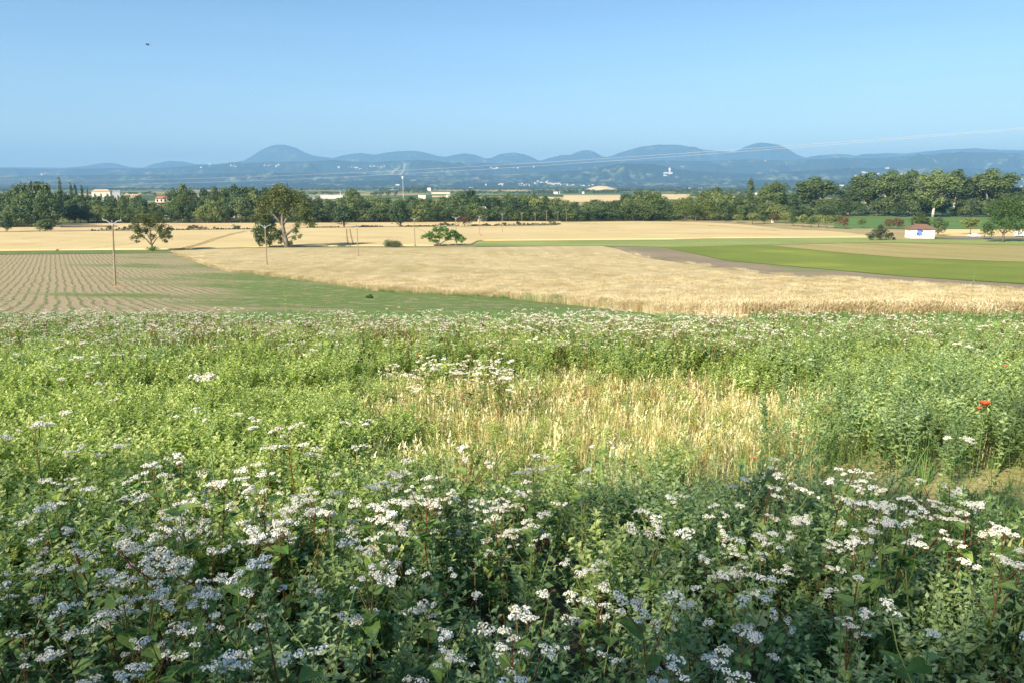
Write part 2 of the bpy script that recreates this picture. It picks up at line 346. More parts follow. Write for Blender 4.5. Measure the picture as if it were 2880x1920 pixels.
strip('meadow', [(1305, 672), (1345, 678.5), (1500, 677.5), (1900, 674.5), (2000, 671.5), (2300, 669.5), (2440, 669), (2600, 674), (2880, 676), (4400, 690)],
      [(1305, 689), (1340, 694), (1690, 692.5), (1860, 696), (2170, 690), (2358, 685), (2481, 683), (2880, 691), (4400, 720)], meadow, u0=1305, nu=140, nv=14, h=.08, kind='structure')
strip('bare_soil_field', [(1690, 693), (1715, 695), (1862, 696), (2052, 736), (2297, 757), (2542, 779), (2880, 801), (4400, 850)],
      [(1690, 693.6), (1734, 700), (1807, 726), (1991, 753), (2175, 775), (2420, 793), (2664, 812), (2880, 829), (4400, 876)],
      cropmat('bare_brown_soil', (.17, .14, .09), (.34, .28, .19), k=-.13, streak=1.2, fine=2.5, green=(.15, .19, .07), gamt=.95), u0=1695, nu=120, nv=24, h=.045, kind='structure')
strip('green_crop_field', [(1862, 695), (1875, 692.5), (2169, 692), (2389, 714), (2542, 726), (2880, 738), (4400, 775)],
      [(1862, 695.8), (2052, 735), (2297, 756), (2542, 778), (2880, 800), (4400, 849)],
      cropmat('young_green_crop', (.11, .155, .022), (.21, .255, .05), k=-.13, streak=1.4, fine=3, green=(.28, .31, .05), gamt=.6), u0=1864, nu=260, nv=50, h=.06, amp=.008, skirt=False, kind='stuff', label='low bright green crop in the field on the right')
strip('mown_hay_field', [(2169, 690), (2358, 685), (2481, 683), (2880, 691), (4400, 720)], [(2169, 692), (2389, 714), (2542, 726), (2880, 738), (4400, 775)],
      cropmat('cut_hay', (.21, .21, .065), (.42, .33, .15), k=-.34, streak=.28, fine=1.6, weight=.85), u0=2170, nu=120, nv=24, h=.06, kind='structure')
# right-hand far side: dry grass, gold strip, green field, road
strip('dry_grass_bank', [(1880, 617), (1960, 618), (2060, 620), (2200, 628), (2330, 634), (2440, 641), (2500, 645), (2560, 646)], [(1880, 624), (1960, 625), (2080, 631), (2200, 643.5), (2330, 650.5), (2440, 662), (2500, 672), (2560, 674)],
      cropmat('bank_grass', (.20, .17, .08), (.46, .37, .19), k=-4, streak=.08, fine=1), u0=1890, u1=2555, nu=80, nv=10, h=.04, kind='structure')
strip('green_meadow_by_the_poplars', [(2340, 612), (4400, 612)], [(2340, 642), (2420, 644), (4400, 647)], cropmat('lush_green', (.07, .14, .04), (.13, .22, .06), k=-4, streak=.03, fine=1), u0=2345, u1=4200, nu=80, nv=10, h=.05, kind='structure')
strip('far_stubble_field', [(2500, 645.5), (4400, 645.5)], [(2500, 664), (2640, 666), (4400, 666)], cropmat('gold_stubble', (.52, .37, .16), (.74, .56, .28), k=-4, streak=.03, fine=1), u0=2556, u1=4200, nu=60, nv=8, h=.06, kind='structure')
strip('country_road', [(2625, 668.5), (2660, 668), (2880, 666), (4400, 662)], [(2625, 669.5), (2660, 671.5), (2700, 673), (2880, 671.5), (4400, 668)], plain('grey_asphalt', (.2, .19, .18), .9), u0=2640, u1=4200, nu=40, nv=4, h=.09, kind='structure')
# wheel tracks: brown strips over the crop, soil and shade painted in
trk = cropmat('track_soil_and_shade', (.20, .13, .05), (.32, .21, .09))
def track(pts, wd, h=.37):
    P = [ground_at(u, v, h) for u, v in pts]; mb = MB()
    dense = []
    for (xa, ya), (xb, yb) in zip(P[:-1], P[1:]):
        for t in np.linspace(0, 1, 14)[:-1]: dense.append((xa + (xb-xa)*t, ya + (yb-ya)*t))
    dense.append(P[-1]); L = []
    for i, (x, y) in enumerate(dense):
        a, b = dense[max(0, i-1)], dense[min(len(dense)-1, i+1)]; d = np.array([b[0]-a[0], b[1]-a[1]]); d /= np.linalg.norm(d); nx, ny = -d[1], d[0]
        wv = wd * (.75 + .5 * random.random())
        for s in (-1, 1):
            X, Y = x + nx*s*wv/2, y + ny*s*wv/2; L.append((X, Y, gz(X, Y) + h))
    n = len(dense); mb.add(L, [(2*i, 2*i+1, 2*i+3, 2*i+2) for i in range(n-1)]); return mb.obj('shaded_wheel_track', trk, kind='structure')
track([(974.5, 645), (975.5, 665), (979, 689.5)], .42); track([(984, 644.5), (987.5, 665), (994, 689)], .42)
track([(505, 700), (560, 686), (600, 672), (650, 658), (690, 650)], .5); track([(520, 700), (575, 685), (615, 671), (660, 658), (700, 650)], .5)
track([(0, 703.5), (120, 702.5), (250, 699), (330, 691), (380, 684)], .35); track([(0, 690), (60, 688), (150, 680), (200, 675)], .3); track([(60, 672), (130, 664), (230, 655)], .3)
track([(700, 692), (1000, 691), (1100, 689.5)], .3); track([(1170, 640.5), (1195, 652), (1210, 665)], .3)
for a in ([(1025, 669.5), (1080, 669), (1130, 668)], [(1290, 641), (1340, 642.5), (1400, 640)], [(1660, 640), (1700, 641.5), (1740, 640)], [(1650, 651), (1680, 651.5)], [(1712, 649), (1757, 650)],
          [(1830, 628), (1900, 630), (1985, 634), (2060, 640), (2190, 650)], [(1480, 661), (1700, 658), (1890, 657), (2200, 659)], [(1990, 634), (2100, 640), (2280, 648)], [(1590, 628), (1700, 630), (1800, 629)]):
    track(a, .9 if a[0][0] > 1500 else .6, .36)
# far golden parcels on the plain
gold_far = cropmat('far_gold', (.5, .38, .2), (.7, .55, .3), k=-5, streak=.004, fine=.2)
for u0_, u1_, vt, vb in [(1585, 1745, 549.5, 569), (1860, 1940, 547, 562), (1215, 1300, 551, 556), (1470, 1560, 556, 560), (100, 240, 552, 556), (2640, 2700, 545, 552)]:
    strip('distant_stubble_field', [(u0_, vt), (u1_, vt)], [(u0_, vb), (u1_, vb)], gold_far, u0=u0_, u1=u1_, nu=12, nv=6, h=.25, kind='structure')
strip('distant_green_field', [(1560, 545.5), (1660, 546)], [(1560, 549), (1660, 549.2)], cropmat('far_green', (.16, .2, .08), (.24, .27, .11), fine=.2), u0=1560, u1=1745, nu=12, nv=5, h=.25, kind='structure')
# low knoll with a pale field, far right of the middle
def knoll(u, D, wd, hh, mat):
    cx = float(side(u, 535)) * D; a = np.linspace(-1, 1, 40); A, B = np.meshgrid(a, a, indexing='ij'); r = np.clip(1 - A*A - B*B, 0, 1)
    grid_mesh('knoll', cx + B*wd, D + A*600, hh*r*r*(1+.2*fbm(A*3, B*3, 2)) - .3, mat, kind='structure')
knoll(1690, 4200, 105, 24, gold_far)

# ------------------------------------------------------------------ haze
hz, t_, o_ = nm('blue_air'); pv = t_.nodes.new('ShaderNodeVolumePrincipled'); pv.inputs['Color'].default_value = (.29, .60, 1.0, 1)
pv.inputs['Absorption Color'].default_value = (.014, .013, .06, 1)
pv.inputs['Density'].default_value = 8.0e-5; pv.inputs['Anisotropy'].default_value = .0
t_.links.new(pv.outputs[0], o_.inputs['Volume'])
mb = MB(); mb.box((0, 14800, 650), (70000, 31600, 1304)); mb.obj('haze', hz, kind='stuff', label='thin blue haze over the plain and mountains')

# ------------------------------------------------------------------ trees
bark = plain('grey_bark', (.16, .13, .10), .9, .1, .3, 2, .5)
palebark = plain('pale_bark', (.52, .49, .41), .85, .15, .25, 1, .4)
fol = leafmat('tree_leaves', (.065, .10, .036), (.12, .17, .06), (.20, .24, .085), trans=.3, scale=.35, rnd=.75)
folblue = leafmat('dark_leaves', (.042, .076, .034), (.082, .132, .054), (.14, .185, .074), trans=.25, scale=.35, rnd=.6)
folpop = leafmat('poplar_leaves', (.07, .11, .045), (.13, .185, .07), (.20, .25, .095), trans=.3, scale=.25, rnd=.5)
folred = leafmat('bronze_leaves', (.07, .05, .025), (.13, .085, .04), (.16, .12, .05), trans=.2, scale=.5, rnd=.3)
folfig = leafmat('broad_leaves', (.045, .11, .025), (.085, .185, .04), (.15, .25, .06), trans=.3, scale=.6, rnd=.3)
folgrey = leafmat('greyish_leaves', (.05, .06, .035), (.10, .105, .06), (.17, .165, .10), trans=.15, scale=.6, rnd=.3)

def lobe_quads(lobes, n, size, r_, up=.25, flat=1.0):
    lobes = np.asarray(lobes, float); vol = lobes[:, 3]**2; k = r_.choice(len(lobes), n, p=vol/vol.sum()); L = lobes[k]
    d = r_.normal(size=(n, 3)); d /= np.linalg.norm(d, axis=1)[:, None]; d[:, 2] = np.where((d[:, 2] < -.25) & (r_.random(n) < .6), -d[:, 2], d[:, 2])
    rr = L[:, 3] * (r_.random(n)**.33) * r_.normal(1, .09, n)
    p = L[:, :3] + d * rr[:, None] * np.array([1, 1, flat])
    nrm = d * .9 + r_.normal(size=(n, 3)) * .55; nrm[:, 2] += up; nrm /= np.linalg.norm(nrm, axis=1)[:, None]
    a = np.cross(nrm, r_.normal(size=(n, 3))); a /= np.linalg.norm(a, axis=1)[:, None]; b = np.cross(nrm, a)
    s = size * r_.uniform(.55, 1.3, n)[:, None]
    return np.stack([p - a*s, p - b*s*.55, p + a*s, p + b*s*.55], 1)
def tree_proto(kind, seed, H, W, n, size, lobes_n=16, clear=.2, lrad=.30, trunk_r=None, limbs=5, top=1.0, split=1):
    """returns (trunk mesh data builder, crown builder) for a tree H high and W wide, standing on its origin"""
    r_ = np.random.default_rng(seed); lob = []
    for i in range(lobes_n):
        for _ in range(40):
            p = r_.uniform(-1, 1, 3); q = np.linalg.norm(p)
            if .35 < q < .92: break
        t = (p[2] + 1) / 2
        if kind == 'round': wz = 1.0
        elif kind == 'poplar': wz = 1.0 if t > .15 else .7
        elif kind == 'vase': wz = .6 + .55 * t - .25 * max(0, t - .7)
        elif kind == 'cone': wz = 1.15 - t
        elif kind == 'flat': wz = 1.0
        z = (clear + (1 - clear) * (.12 + .80 * t)) * H
        rad = W * lrad * r_.uniform(.65, 1.15) * (1.05 - .2 * t if kind in ('round', 'cone') else 1)
        if kind == 'poplar': rad *= .9
        lob.append((p[0]*W*.5*wz*.78, p[1]*W*.5*wz*.78, min(z, H - rad*.72), rad))
    lob.append((0, 0, H - W*lrad*.8, W*lrad*.8))
    if kind in ('round', 'poplar'): lob.append((0, 0, H*(clear+1)/2, W*.33))
    if kind == 'poplar': lob = [(r_.normal()*W*.05, r_.normal()*W*.05, H*(.10 + .84*q), W*(.20 + .22*math.sin(math.pi*min(1, .25 + q*.8)))*r_.uniform(.85, 1.1)) for q in np.linspace(0, 1, 18)]
    L_ = np.array(lob); fx = (W*.5) / np.percentile(np.hypot(L_[:,0], L_[:,1]) + L_[:,3]*.95, 85); L_[:,:2] *= fx; L_[:,2] += H - (L_[:,2] + L_[:,3]).max(); lob = [tuple(q) for q in L_]
    cb = MB(); cb.quads(lobe_quads(lob, n, size, r_))
    tb = MB(); tr = trunk_r or H * .022; fk = H * (clear + .12)
    for sidx in range(split):
        ox = (sidx - (split-1)/2) * tr * 2.6
        pts = [(ox, 0, -.2), (ox*1.2, 0, fk*.5), (ox*1.6 + r_.normal()*tr*.6, r_.normal()*tr*.6, fk), (ox*2 + r_.normal()*tr, r_.normal()*tr, fk + (H-fk)*.45)]
        tb.tube(pts, [tr*1.15, tr*.9, tr*.75, tr*.3], 7)
    for i in r_.choice(len(lob), min(limbs, len(lob)), replace=False):
        e = np.array(lob[i][:3]); s0 = np.array([0, 0, fk * r_.uniform(.75, 1.1)]); m_ = (s0 + e)/2 + np.array([0, 0, -.04*H])
        tb.tube([s0, m_, e], [tr*.55, tr*.4, tr*.15], 5)
    return tb, cb
PROTO = {}
def proto(name, fm, bm=bark, **kw):
    tb, cb = tree_proto(**kw); PROTO[name] = (tb.mesh('trunk', bm, True), cb.mesh('crown', fm), kw['H'], kw['W'])
for i in range(6): proto(f'r{i}', fol, kind='round', seed=40+i, H=14, W=13, n=2900, size=.5, lobes_n=15, clear=.02, lrad=.25)
for i in range(3): proto(f'd{i}', folblue, kind='round', seed=60+i, H=14, W=12, n=2900, size=.5, lobes_n=17, clear=.0, lrad=.24)
proto('cedar', folblue, kind='flat', seed=71, H=15, W=12, n=1900, size=.4, lobes_n=12, clear=.15, lrad=.25)
for i in range(2): proto(f'p{i}', folblue, kind='poplar', seed=80+i, H=22, W=4.2, n=1700, size=.42, lobes_n=18, clear=.05, lrad=.38)
for i in range(3): proto(f'bp{i}', folpop, palebark, kind='vase', seed=93+i, H=31, W=20, n=8000, size=.62, lobes_n=38, clear=.13, lrad=.19, trunk_r=.62, limbs=9, split=2 if i == 1 else 1)
for i in range(2): proto(f's{i}', fol, kind='round', seed=100+i, H=4.6, W=4.6, n=1100, size=.24, lobes_n=11, clear=.28, lrad=.27, trunk_r=.11)
proto('bronze', folred, kind='round', seed=110, H=4.6, W=6, n=1100, size=.25, lobes_n=11, clear=.22, lrad=.26, trunk_r=.11)
proto('fresh', leafmat('yellow_green_leaves', (.06, .09, .02), (.10, .14, .03), (.16, .19, .05), trans=.25, scale=.4, rnd=.4), kind='round', seed=120, H=14, W=12, n=1900, size=.42, lobes_n=16, clear=.1, lrad=.25)
for i in range(2): proto(f'thin{i}', folpop, kind='round', seed=140+i, H=14, W=11, n=6000, size=.165, lobes_n=17, clear=.1, lrad=.25)
def tree(name, label, cat, x, y, pr, H, W=None, group=None, rz=None):
    t, c, h, w_ = PROTO[pr]; sz = H / h; sx = (W / w_) if W else sz
    o = thing(name, label, cat, (x, y, float(gz(x, y)) - .1), random.uniform(0, 6.28) if rz is None else rz, group, (sx, sx, sz))
    link('trunk', t, o); link('crown', c, o); return o
def tree_px(name, label, cat, u, vb, vt, wpx, pr, group=None, rz=None):
    x, y = ground_at(u, vb); s = y / F * 1.02
    return tree(name, label, cat, x, y, pr, (vb - vt) * s, wpx * s, group, rz)

# --- the wood across the middle: three ranks of separate trees under a skyline
SKY = [(-300,530),(0,538),(30,540),(50,528),(80,513),(110,508),(150,510),(168,528),(200,548),(250,551),(300,549),(340,550),(400,549),(440,560),(480,560),(492,530),(520,515),(545,530),(560,540),(580,525),(600,522),(640,522),(660,516),(690,522),(745,529),(800,526),(840,532),(865,552),(885,549),(905,556),(960,556),(975,540),(995,534),(1015,540),(1030,548),(1100,556),(1140,555),(1200,556),(1270,548),(1300,536),(1320,532),(1345,540),(1360,547),(1400,543),(1440,546),(1480,545),(1540,548),(1575,556),(1600,566),(1650,568),(1680,560),(1730,566),(1760,545),(1800,529),(1835,531),(1862,550),(1880,566),(1905,556),(1930,548),(1950,545),(1990,531),(2020,524),(2050,534),(2085,545),(2120,552),(2150,535),(2200,530),(2240,545),(2330,560),(2400,560),(2500,560),(2800,560),(2830,525),(2880,528),(3200,530)]
BASE = [(-300,640),(0,640),(160,639),(172,628),(400,627.5),(700,627),(1080,625.5),(1480,623),(1880,621),(1960,622),(2200,618),(2330,612),(2880,612),(3200,612)]
MARKS = [(60,'the far left edge'),(178,'the tall narrow poplar'),(260,'the large white house'),(330,'the nearest utility pole'),(385,'the tan roofed houses'),(465,'the red roofed apartment house'),(520,'the open branched field tree'),(600,'the pale cedar tops'),(680,'the tan gabled roof'),(750,'the small tree beside the biggest one'),(805,'the big spreading field tree'),(880,'the grey gabled house'),(935,'the long white warehouse'),(985,'the dark tree by the hedge'),(1050,'the third utility pole'),(1134,'the white mast'),(1240,'the pale warehouse'),(1305,'the grey bush'),(1352,'the slanting white roof'),(1412,'the seventh utility pole'),(1470,'the hillside village'),(1540,'the last utility poles'),(1650,'the distant stubble field'),(1780,'the tallest clump of the wood'),(1880,'the white hilltop church'),(1960,'the middle of the orchard bank'),(2030,'the yellow green trees'),(2105,'the slim poplar above the wood'),(2190,'the white cabinet'),(2290,'the pale trunked poplar'),(2440,'the twin trunked poplar'),(2620,'the hut'),(2740,'the white car'),(2830,'the big round tree by the road')]
def near_mark(u):
    m_ = min(MARKS, key=lambda q: abs(q[0]-u)); d = u - m_[0]
    return ('left of ' if d < -12 else 'right of ' if d > 12 else 'behind ') + m_[1].replace('the ', '', 1)
SHADE = {'r':'round green', 'd':'dense dark', 'c':'layered dark', 'f':'yellow green', 'p':'slim dark'}
def rank(u0, u1, step, back, frac, jit, wpx, word, skip=()):
    u = u0
    while u < u1:
        uu = u + random.uniform(-.3, .3) * step; u += step
        if any(a < uu < b for a, b in skip): continue
        vb = SX(BASE, uu); vt = SX(SKY, uu)
        x, y = ground_at(uu, vb); k = (y + back) / y; y2 = y + back; x2 = x * k
        ztop = EYE + float(slope(vt)) * y2; H = (ztop - float(gz(x2, y2))) * (frac + random.uniform(-jit, jit))
        W = wpx * y2 / F * random.uniform(.9, 1.45); H = max(H, 4)
        kinds = ['r0','r1','r2','r3','r4','r5','d0','d1','d2','d0','d1','d2','cedar'] if uu < 1750 else ['r0','r1','r2','r3','r4','r5','fresh','d1']
        if 1880 < uu < 2060: kinds = ['r0','r3','fresh','fresh','r1']
        if 495 < uu < 540 or 590 < uu < 640: kinds = ['fresh', 'r1', 'r4']
        pr = random.choice(kinds)
        tree('woodland_tree', f"{'tall ' if H > 17 else 'low ' if H < 9 else ''}{SHADE[pr[0]]} tree, {word} rank, {near_mark(uu)}", 'tree', x2, y2, pr, H, W, 'trees of the wood across the plain')
GAP = [(441, 488)]
rank(-120, 3000, 25, 0, .58, .13, 48, 'front', [(168, 176), (441, 470), (2330, 2800)])
rank(-120, 3000, 28, 16, .82, .09, 52, 'middle', [(438, 486), (2100, 2800)])
rank(-120, 3000, 29, 38, 1.0, .035, 54, 'back', [(436, 490), (873, 890), (2130, 2800)])
tree_px('woodland_tree', 'small dark tree standing low before the red roofed apartment house', 'tree', 455, 628, 588, 34, 'd1', 'trees of the wood across the plain')
# --- trees one can name
G_ = 'trees of the wood across the plain'
for u, vt, wp, lb in [(177, 499, 17, 'tallest and leftmost of the slim poplars behind the wood'), (207, 512, 16, 'broad slim poplar, second of the row behind the wood'), (219, 516, 14, 'slim poplar touching its broader neighbour behind the wood'), (237, 519, 13, 'slim poplar standing alone in the row behind the wood'), (252, 524, 8, 'smallest slim poplar, beside the large white house')]:
    x, y = ground_at(u, 598); H = EYE + float(slope(vt)) * y
    tree('lombardy_poplar', lb, 'tree', x, y, 'p0' if u % 2 else 'p1', H, wp*y/F, 'slim poplars behind the wood')
tree_px('lombardy_poplar', 'slim upright poplar rising alone above the yellow green trees', 'tree', 2106, 606, 507, 32, 'p0')
tree_px('broadleaf_tree', 'upright dark tree alone at the left edge of the barley', 'tree', 20, 652.5, 602, 36, 'd0')
tree_px('broadleaf_tree', 'wide low bushy tree beside the barley, second from the left edge', 'tree', 128, 652.5, 617, 58, 'r2')
tree_px('broadleaf_tree', 'dark grey green tree spreading over the end of the hedge', 'tree', 968, 640.5, 580, 76, 'd2')
tree_px('broadleaf_tree', 'dark tree at the hedge gap, left of the pale warehouse', 'tree', 1127, 638.5, 566, 68, 'd0')
tree_px('shrub', 'grey leafless looking bush behind the hedge near the sixth pole', 'shrub', 1306, 637, 606, 52, 'bronze')
tree_px('broadleaf_tree', 'wide dark crown rising beside the long white warehouse roof', 'tree', 995, 626, 534, 52, 'd1')
# poplars on the right
PG = 'big pale trunked poplars on the right'
for i, (u, vb, vt, wp, pr, lb) in enumerate([(2178, 612, 512, 62, 'bp2', 'grey green poplar right of the slim one, with no trunk showing'), (2152, 612, 520, 50, 'bp0', 'grey green poplar clump behind the white cabinet'), (2284, 606, 502, 108, 'bp0', 'round crowned poplar with a straight white trunk, standing left of the others'),
        (2385, 606, 535, 74, 'bp2', 'lower poplar between the round crowned one and the twin trunks'), (2440, 604, 490, 100, 'bp1', 'poplar with twin white trunks'), (2500, 607, 484, 92, 'bp0', 'tall poplar between the twin trunks and the forked one'), (2552, 608, 484, 80, 'bp2', 'tall dense poplar left of the forked white trunk'),
        (2623, 612, 482, 98, 'bp0', 'tall poplar with a thick forked white trunk above the hut'), (2680, 607, 482, 84, 'bp1', 'poplar with leaning pale trunks right of the hut'), (2735, 606, 498, 76, 'bp2', 'poplar leaning over the green meadow above the white car'), (2780, 607, 480, 108, 'bp0', 'last and broadest poplar before the dark trees'), (2226, 608, 545, 40, 'd2', 'dark narrow tree in the gap left of the round poplar')]):
    tree_px('poplar', lb, 'tree', u, vb, vt, wp * 1.22, pr, PG, rz=i*1.3)
for u, vb, vt, wp, pr in [(2160, 611, 560, 40, 'r1'), (2200, 611, 570, 42, 'd1'), (2320, 609, 565, 44, 'r3'), (2345, 609, 560, 50, 'd0'), (2372, 610, 575, 44, 'r0'), (2410, 609, 575, 40, 'd2'), (2465, 609, 572, 50, 'd1'), (2495, 609, 560, 50, 'd0'), (2530, 611, 575, 48, 'r5'), (2570, 611, 570, 50, 'd2'), (2600, 610, 575, 40, 'd0'), (2650, 610, 570, 44, 'd1'), (2700, 611, 578, 46, 'r4'), (2730, 611, 565, 50, 'd0'), (2760, 611, 575, 44, 'd2'), (2800, 611, 570, 50, 'd1')]:
    tree_px('understorey_tree', f'{SHADE[pr[0]]} low tree under the poplars, {near_mark(u)}', 'tree', u, vb - 1, vt - 6, wp * 1.25, pr, 'low trees under the poplars')
# orchard bank, trees near the hut
OG = 'small orchard trees on the dry bank'
orch = [(2005, 622, 598, 34, 's0'), (2040, 624, 600, 36, 's1'), (2075, 627, 602, 36, 's0'), (2116, 632, 598, 44, 's1'), (2150, 630, 604, 38, 's0'), (2180, 628, 600, 36, 'bronze'), (2208, 630, 596, 34, 's1'), (2230, 636, 606, 32, 's0'), (2258, 640, 604, 38, 's1'), (2281, 641, 610, 34, 's0'), (2302, 640, 603, 32, 's1'), (2325, 643, 604, 36, 's0'), (2350, 644, 605, 34, 's1'), (2372, 645, 606, 34, 'bronze'), (2422, 641, 613, 26, 's0'), (2500, 644, 616, 36, 'bronze'), (2525, 646, 614, 40, 'bronze')]
words_ = ['first', 'second', 'third', 'fourth', 'fifth', 'sixth', 'seventh', 'eighth', 'ninth', 'tenth', 'eleventh', 'twelfth', 'thirteenth', 'fourteenth']
for i, (u, vb, vt, wp, pr) in enumerate(orch):
    lb = f'{words_[i]} small orchard tree from the left along the dry bank' if i < 14 else ['lone small tree in front of the green meadow', 'bronze leaved small tree in front of the green meadow', 'wider bronze leaved small tree left of the hut'][i-14]
    tree_px('orchard_tree', lb, 'tree', u, vb, vt, wp, pr, OG)
tree_px('broadleaf_tree', 'round green tree right behind the hut roof', 'tree', 2590, 660, 598, 66, 'r0')
tree_px('broadleaf_tree', 'small dark tree with a bare trunk touching the right corner of the hut', 'tree', 2637, 664, 612, 46, 'd1')
tree_px('broadleaf_tree', 'thin crowned small tree behind the white car', 'tree', 2728, 660, 614, 52, 's1')
tree_px('young_tree', 'thin young tree with a spindly stem right of the white car', 'tree', 2768, 674, 622, 28, 's0')

# --- the nearer single trees, built closer
def special(name, label, cat, u, vb, parts, leafsize, n, fm, bm, limbs, scale=1.0):
    """parts: lobes in pixels (du, height px, radius px); limbs: chains of (du, height px, radius m)"""
    x, y = ground_at(u, vb); s = y / F * 1.02; r_ = np.random.default_rng(int(u))
    o = thing(name, label, cat, (x, y, float(gz(x, y)) - .05))
    lob = []
    for du, hh, rr in parts:
        for k_ in range(5):
            q = r_.normal(size=3) * .42; lob.append(((du + q[0]*rr)*s, (q[1]*rr + r_.normal()*rr*.5)*s, (hh + q[2]*rr*.8)*s, rr*s*r_.uniform(.7, .98)))
    cb = MB(); cb.quads(lobe_quads(lob, n, leafsize, r_)); cb.obj('crown', fm, o)
    tb = MB()
    for ch in limbs: tb.tube([(a*s, b_*0.0 + r_.normal()*.15*(i > 0), b_*s - (.2 if i == 0 else 0)) for i, (a, b_, _) in enumerate(ch)], [c_ for *_, c_ in ch], 7)
    tb.obj('trunk', bm, o, smooth=True); return o
op = leafmat('thin_olive_leaves', (.055, .075, .025), (.10, .125, .04), (.17, .185, .065), trans=.3, scale=.9, rnd=.1)
special('broadleaf_tree', 'open branched tree with gaps in its crown, between ploughed field and barley', 'tree', 430, 707,
    [(0, 88, 15), (-18, 84, 14), (20, 82, 14), (-30, 68, 14), (30, 66, 14), (4, 66, 14), (-38, 52, 11), (44, 46, 11), (-14, 56, 11), (18, 52, 11), (50, 40, 8), (-44, 38, 8), (-26, 40, 8), (30, 38, 8), (36, 28, 6), (-40, 24, 6), (-10, 74, 12), (0, 40, 8)], .20, 6800, op, bark,
    [[(-2, 0, .35), (-1, 14, .26), (-3, 30, .2), (-2, 60, .12), (0, 90, .05)], [(-2, 18, .2), (14, 36, .12), (38, 48, .05)], [(-2, 18, .2), (-16, 34, .12), (-38, 48, .05)], [(-3, 28, .15), (16, 50, .1), (26, 76, .04)], [(-3, 30, .14), (-14, 52, .1), (-24, 74, .04)]])
special('shrub', 'dense green suckers round the foot of the open branched tree', 'shrub', 430, 708.5, [(0, 7, 7), (-7, 6, 6), (8, 6, 6)], .14, 700, folfig, bark, [[(0, 0, .06), (0, 8, .03)]])
special('broadleaf_tree', 'biggest spreading field tree with thick forking limbs, behind the wheat', 'tree', 803, 697.5,
    [(-8, 152, 20), (14, 150, 20), (-30, 140, 20), (38, 138, 18), (0, 128, 24), (-48, 120, 20), (54, 118, 18), (-22, 110, 20), (26, 108, 20), (-62, 98, 18), (66, 96, 18), (46, 88, 18), (-50, 84, 16), (-72, 76, 14), (76, 74, 13), (60, 66, 12), (-66, 60, 14), (-40, 66, 12), (80, 62, 9), (40, 60, 10), (32, 44, 9), (40, 30, 7), (-30, 48, 9), (26, 26, 6), (-8, 44, 7), (-14, 14, 8), (12, 12, 8), (4, 92, 16)], .30, 9500,
    leafmat('olive_leaves', (.055, .075, .026), (.105, .13, .045), (.17, .195, .07), trans=.3, scale=.45, rnd=.1), plain('grey_limb_bark', (.20, .18, .145), .9, .1, .3, 2, .4),
    [[(6, 0, 1.0), (2, 20, .75), (-2, 45, .6), (-4, 70, .42), (-2, 100, .25), (0, 140, .08)], [(0, 34, .5), (22, 50, .34), (46, 68, .2), (66, 84, .07)], [(-4, 62, .42), (14, 88, .28), (28, 112, .18), (38, 135, .07)], [(-3, 60, .38), (-22, 84, .25), (-40, 104, .15), (-52, 120, .06)], [(-2, 40, .3), (-26, 50, .2), (-50, 64, .1), (-68, 72, .05)], [(0, 26, .28), (20, 32, .18), (38, 34, .08)]])
special('broadleaf_tree', 'small dense green tree tucked against the left side of the biggest field tree', 'tree', 756, 697.5,
    [(-8, 58, 13), (8, 58, 13), (-22, 46, 13), (20, 46, 13), (0, 42, 14), (-30, 32, 10), (28, 34, 10), (-20, 24, 9), (8, 24, 10), (-34, 44, 8), (32, 22, 7), (-28, 14, 8), (-14, 12, 9), (4, 14, 9), (0, 30, 14), (-14, 38, 12), (16, 30, 11)], .24, 5600, leafmat('dense_leaves', (.03, .06, .02), (.06, .10, .032), (.11, .15, .05), trans=.2, scale=.8, rnd=.1), bark, [[(2, 0, .16), (0, 14, .13), (0, 40, .06)], [(2, 10, .1), (24, 26, .07), (42, 34, .03)]])
special('shrub', 'rounded clipped looking shrub alone at the wheat edge', 'shrub', 1102, 697, [(-17, 8, 8.5), (-8, 10, 9.5), (2, 11, 10), (12, 10, 9.5), (19, 7, 8), (-4, 6, 8), (8, 6, 8)], .13, 4200, leafmat('willow_leaves', (.06, .09, .035), (.10, .14, .06), (.16, .20, .09), trans=.2, scale=1, rnd=.1), bark, [[(0, 0, .1), (0, 12, .05)]])
special('fig_tree', 'low wide tree with big bright leaves at the wheat edge', 'tree', 1240, 693,
    [(-14, 42, 9), (2, 44, 9), (16, 38, 9), (-30, 32, 9), (-42, 26, 6), (-20, 26, 9), (0, 30, 10), (24, 28, 9), (38, 30, 9), (52, 26, 9), (62, 20, 7), (-28, 17, 6), (16, 20, 7), (46, 18, 7), (58, 12, 4), (-14, 14, 6), (32, 36, 7)], .28, 3600, folfig, bark, [[(-6, 0, .3), (-6, 8, .22), (-2, 24, .09)], [(-6, 6, .25), (14, 16, .14), (42, 20, .07)], [(-6, 6, .2), (-24, 18, .08)], [(42, 0, .12), (44, 14, .08)]])
special('shrub', 'dark scrub under the low wide tree', 'shrub', 1236, 694, [(-10, 3, 4), (0, 3, 4), (10, 3, 4)], .14, 400, folgrey, bark, [[(0, 0, .05), (0, 4, .03)]])
special('shrub', 'round dark bush with a pale middle left of the hut', 'shrub', 2474, 676,
    [(0, 33, 8), (-10, 22, 11), (8, 20, 11), (-22, 12, 9), (20, 10, 8), (-2, 10, 10), (32, 12, 6), (28, 18, 4), (34, 5, 5), (-26, 5, 6)], .24, 2600, leafmat('bush_leaves', (.03, .045, .022), (.06, .075, .035), (.11, .12, .07), trans=.15, scale=.5, rnd=.1), bark, [[(0, 0, .2), (0, 20, .08)]])
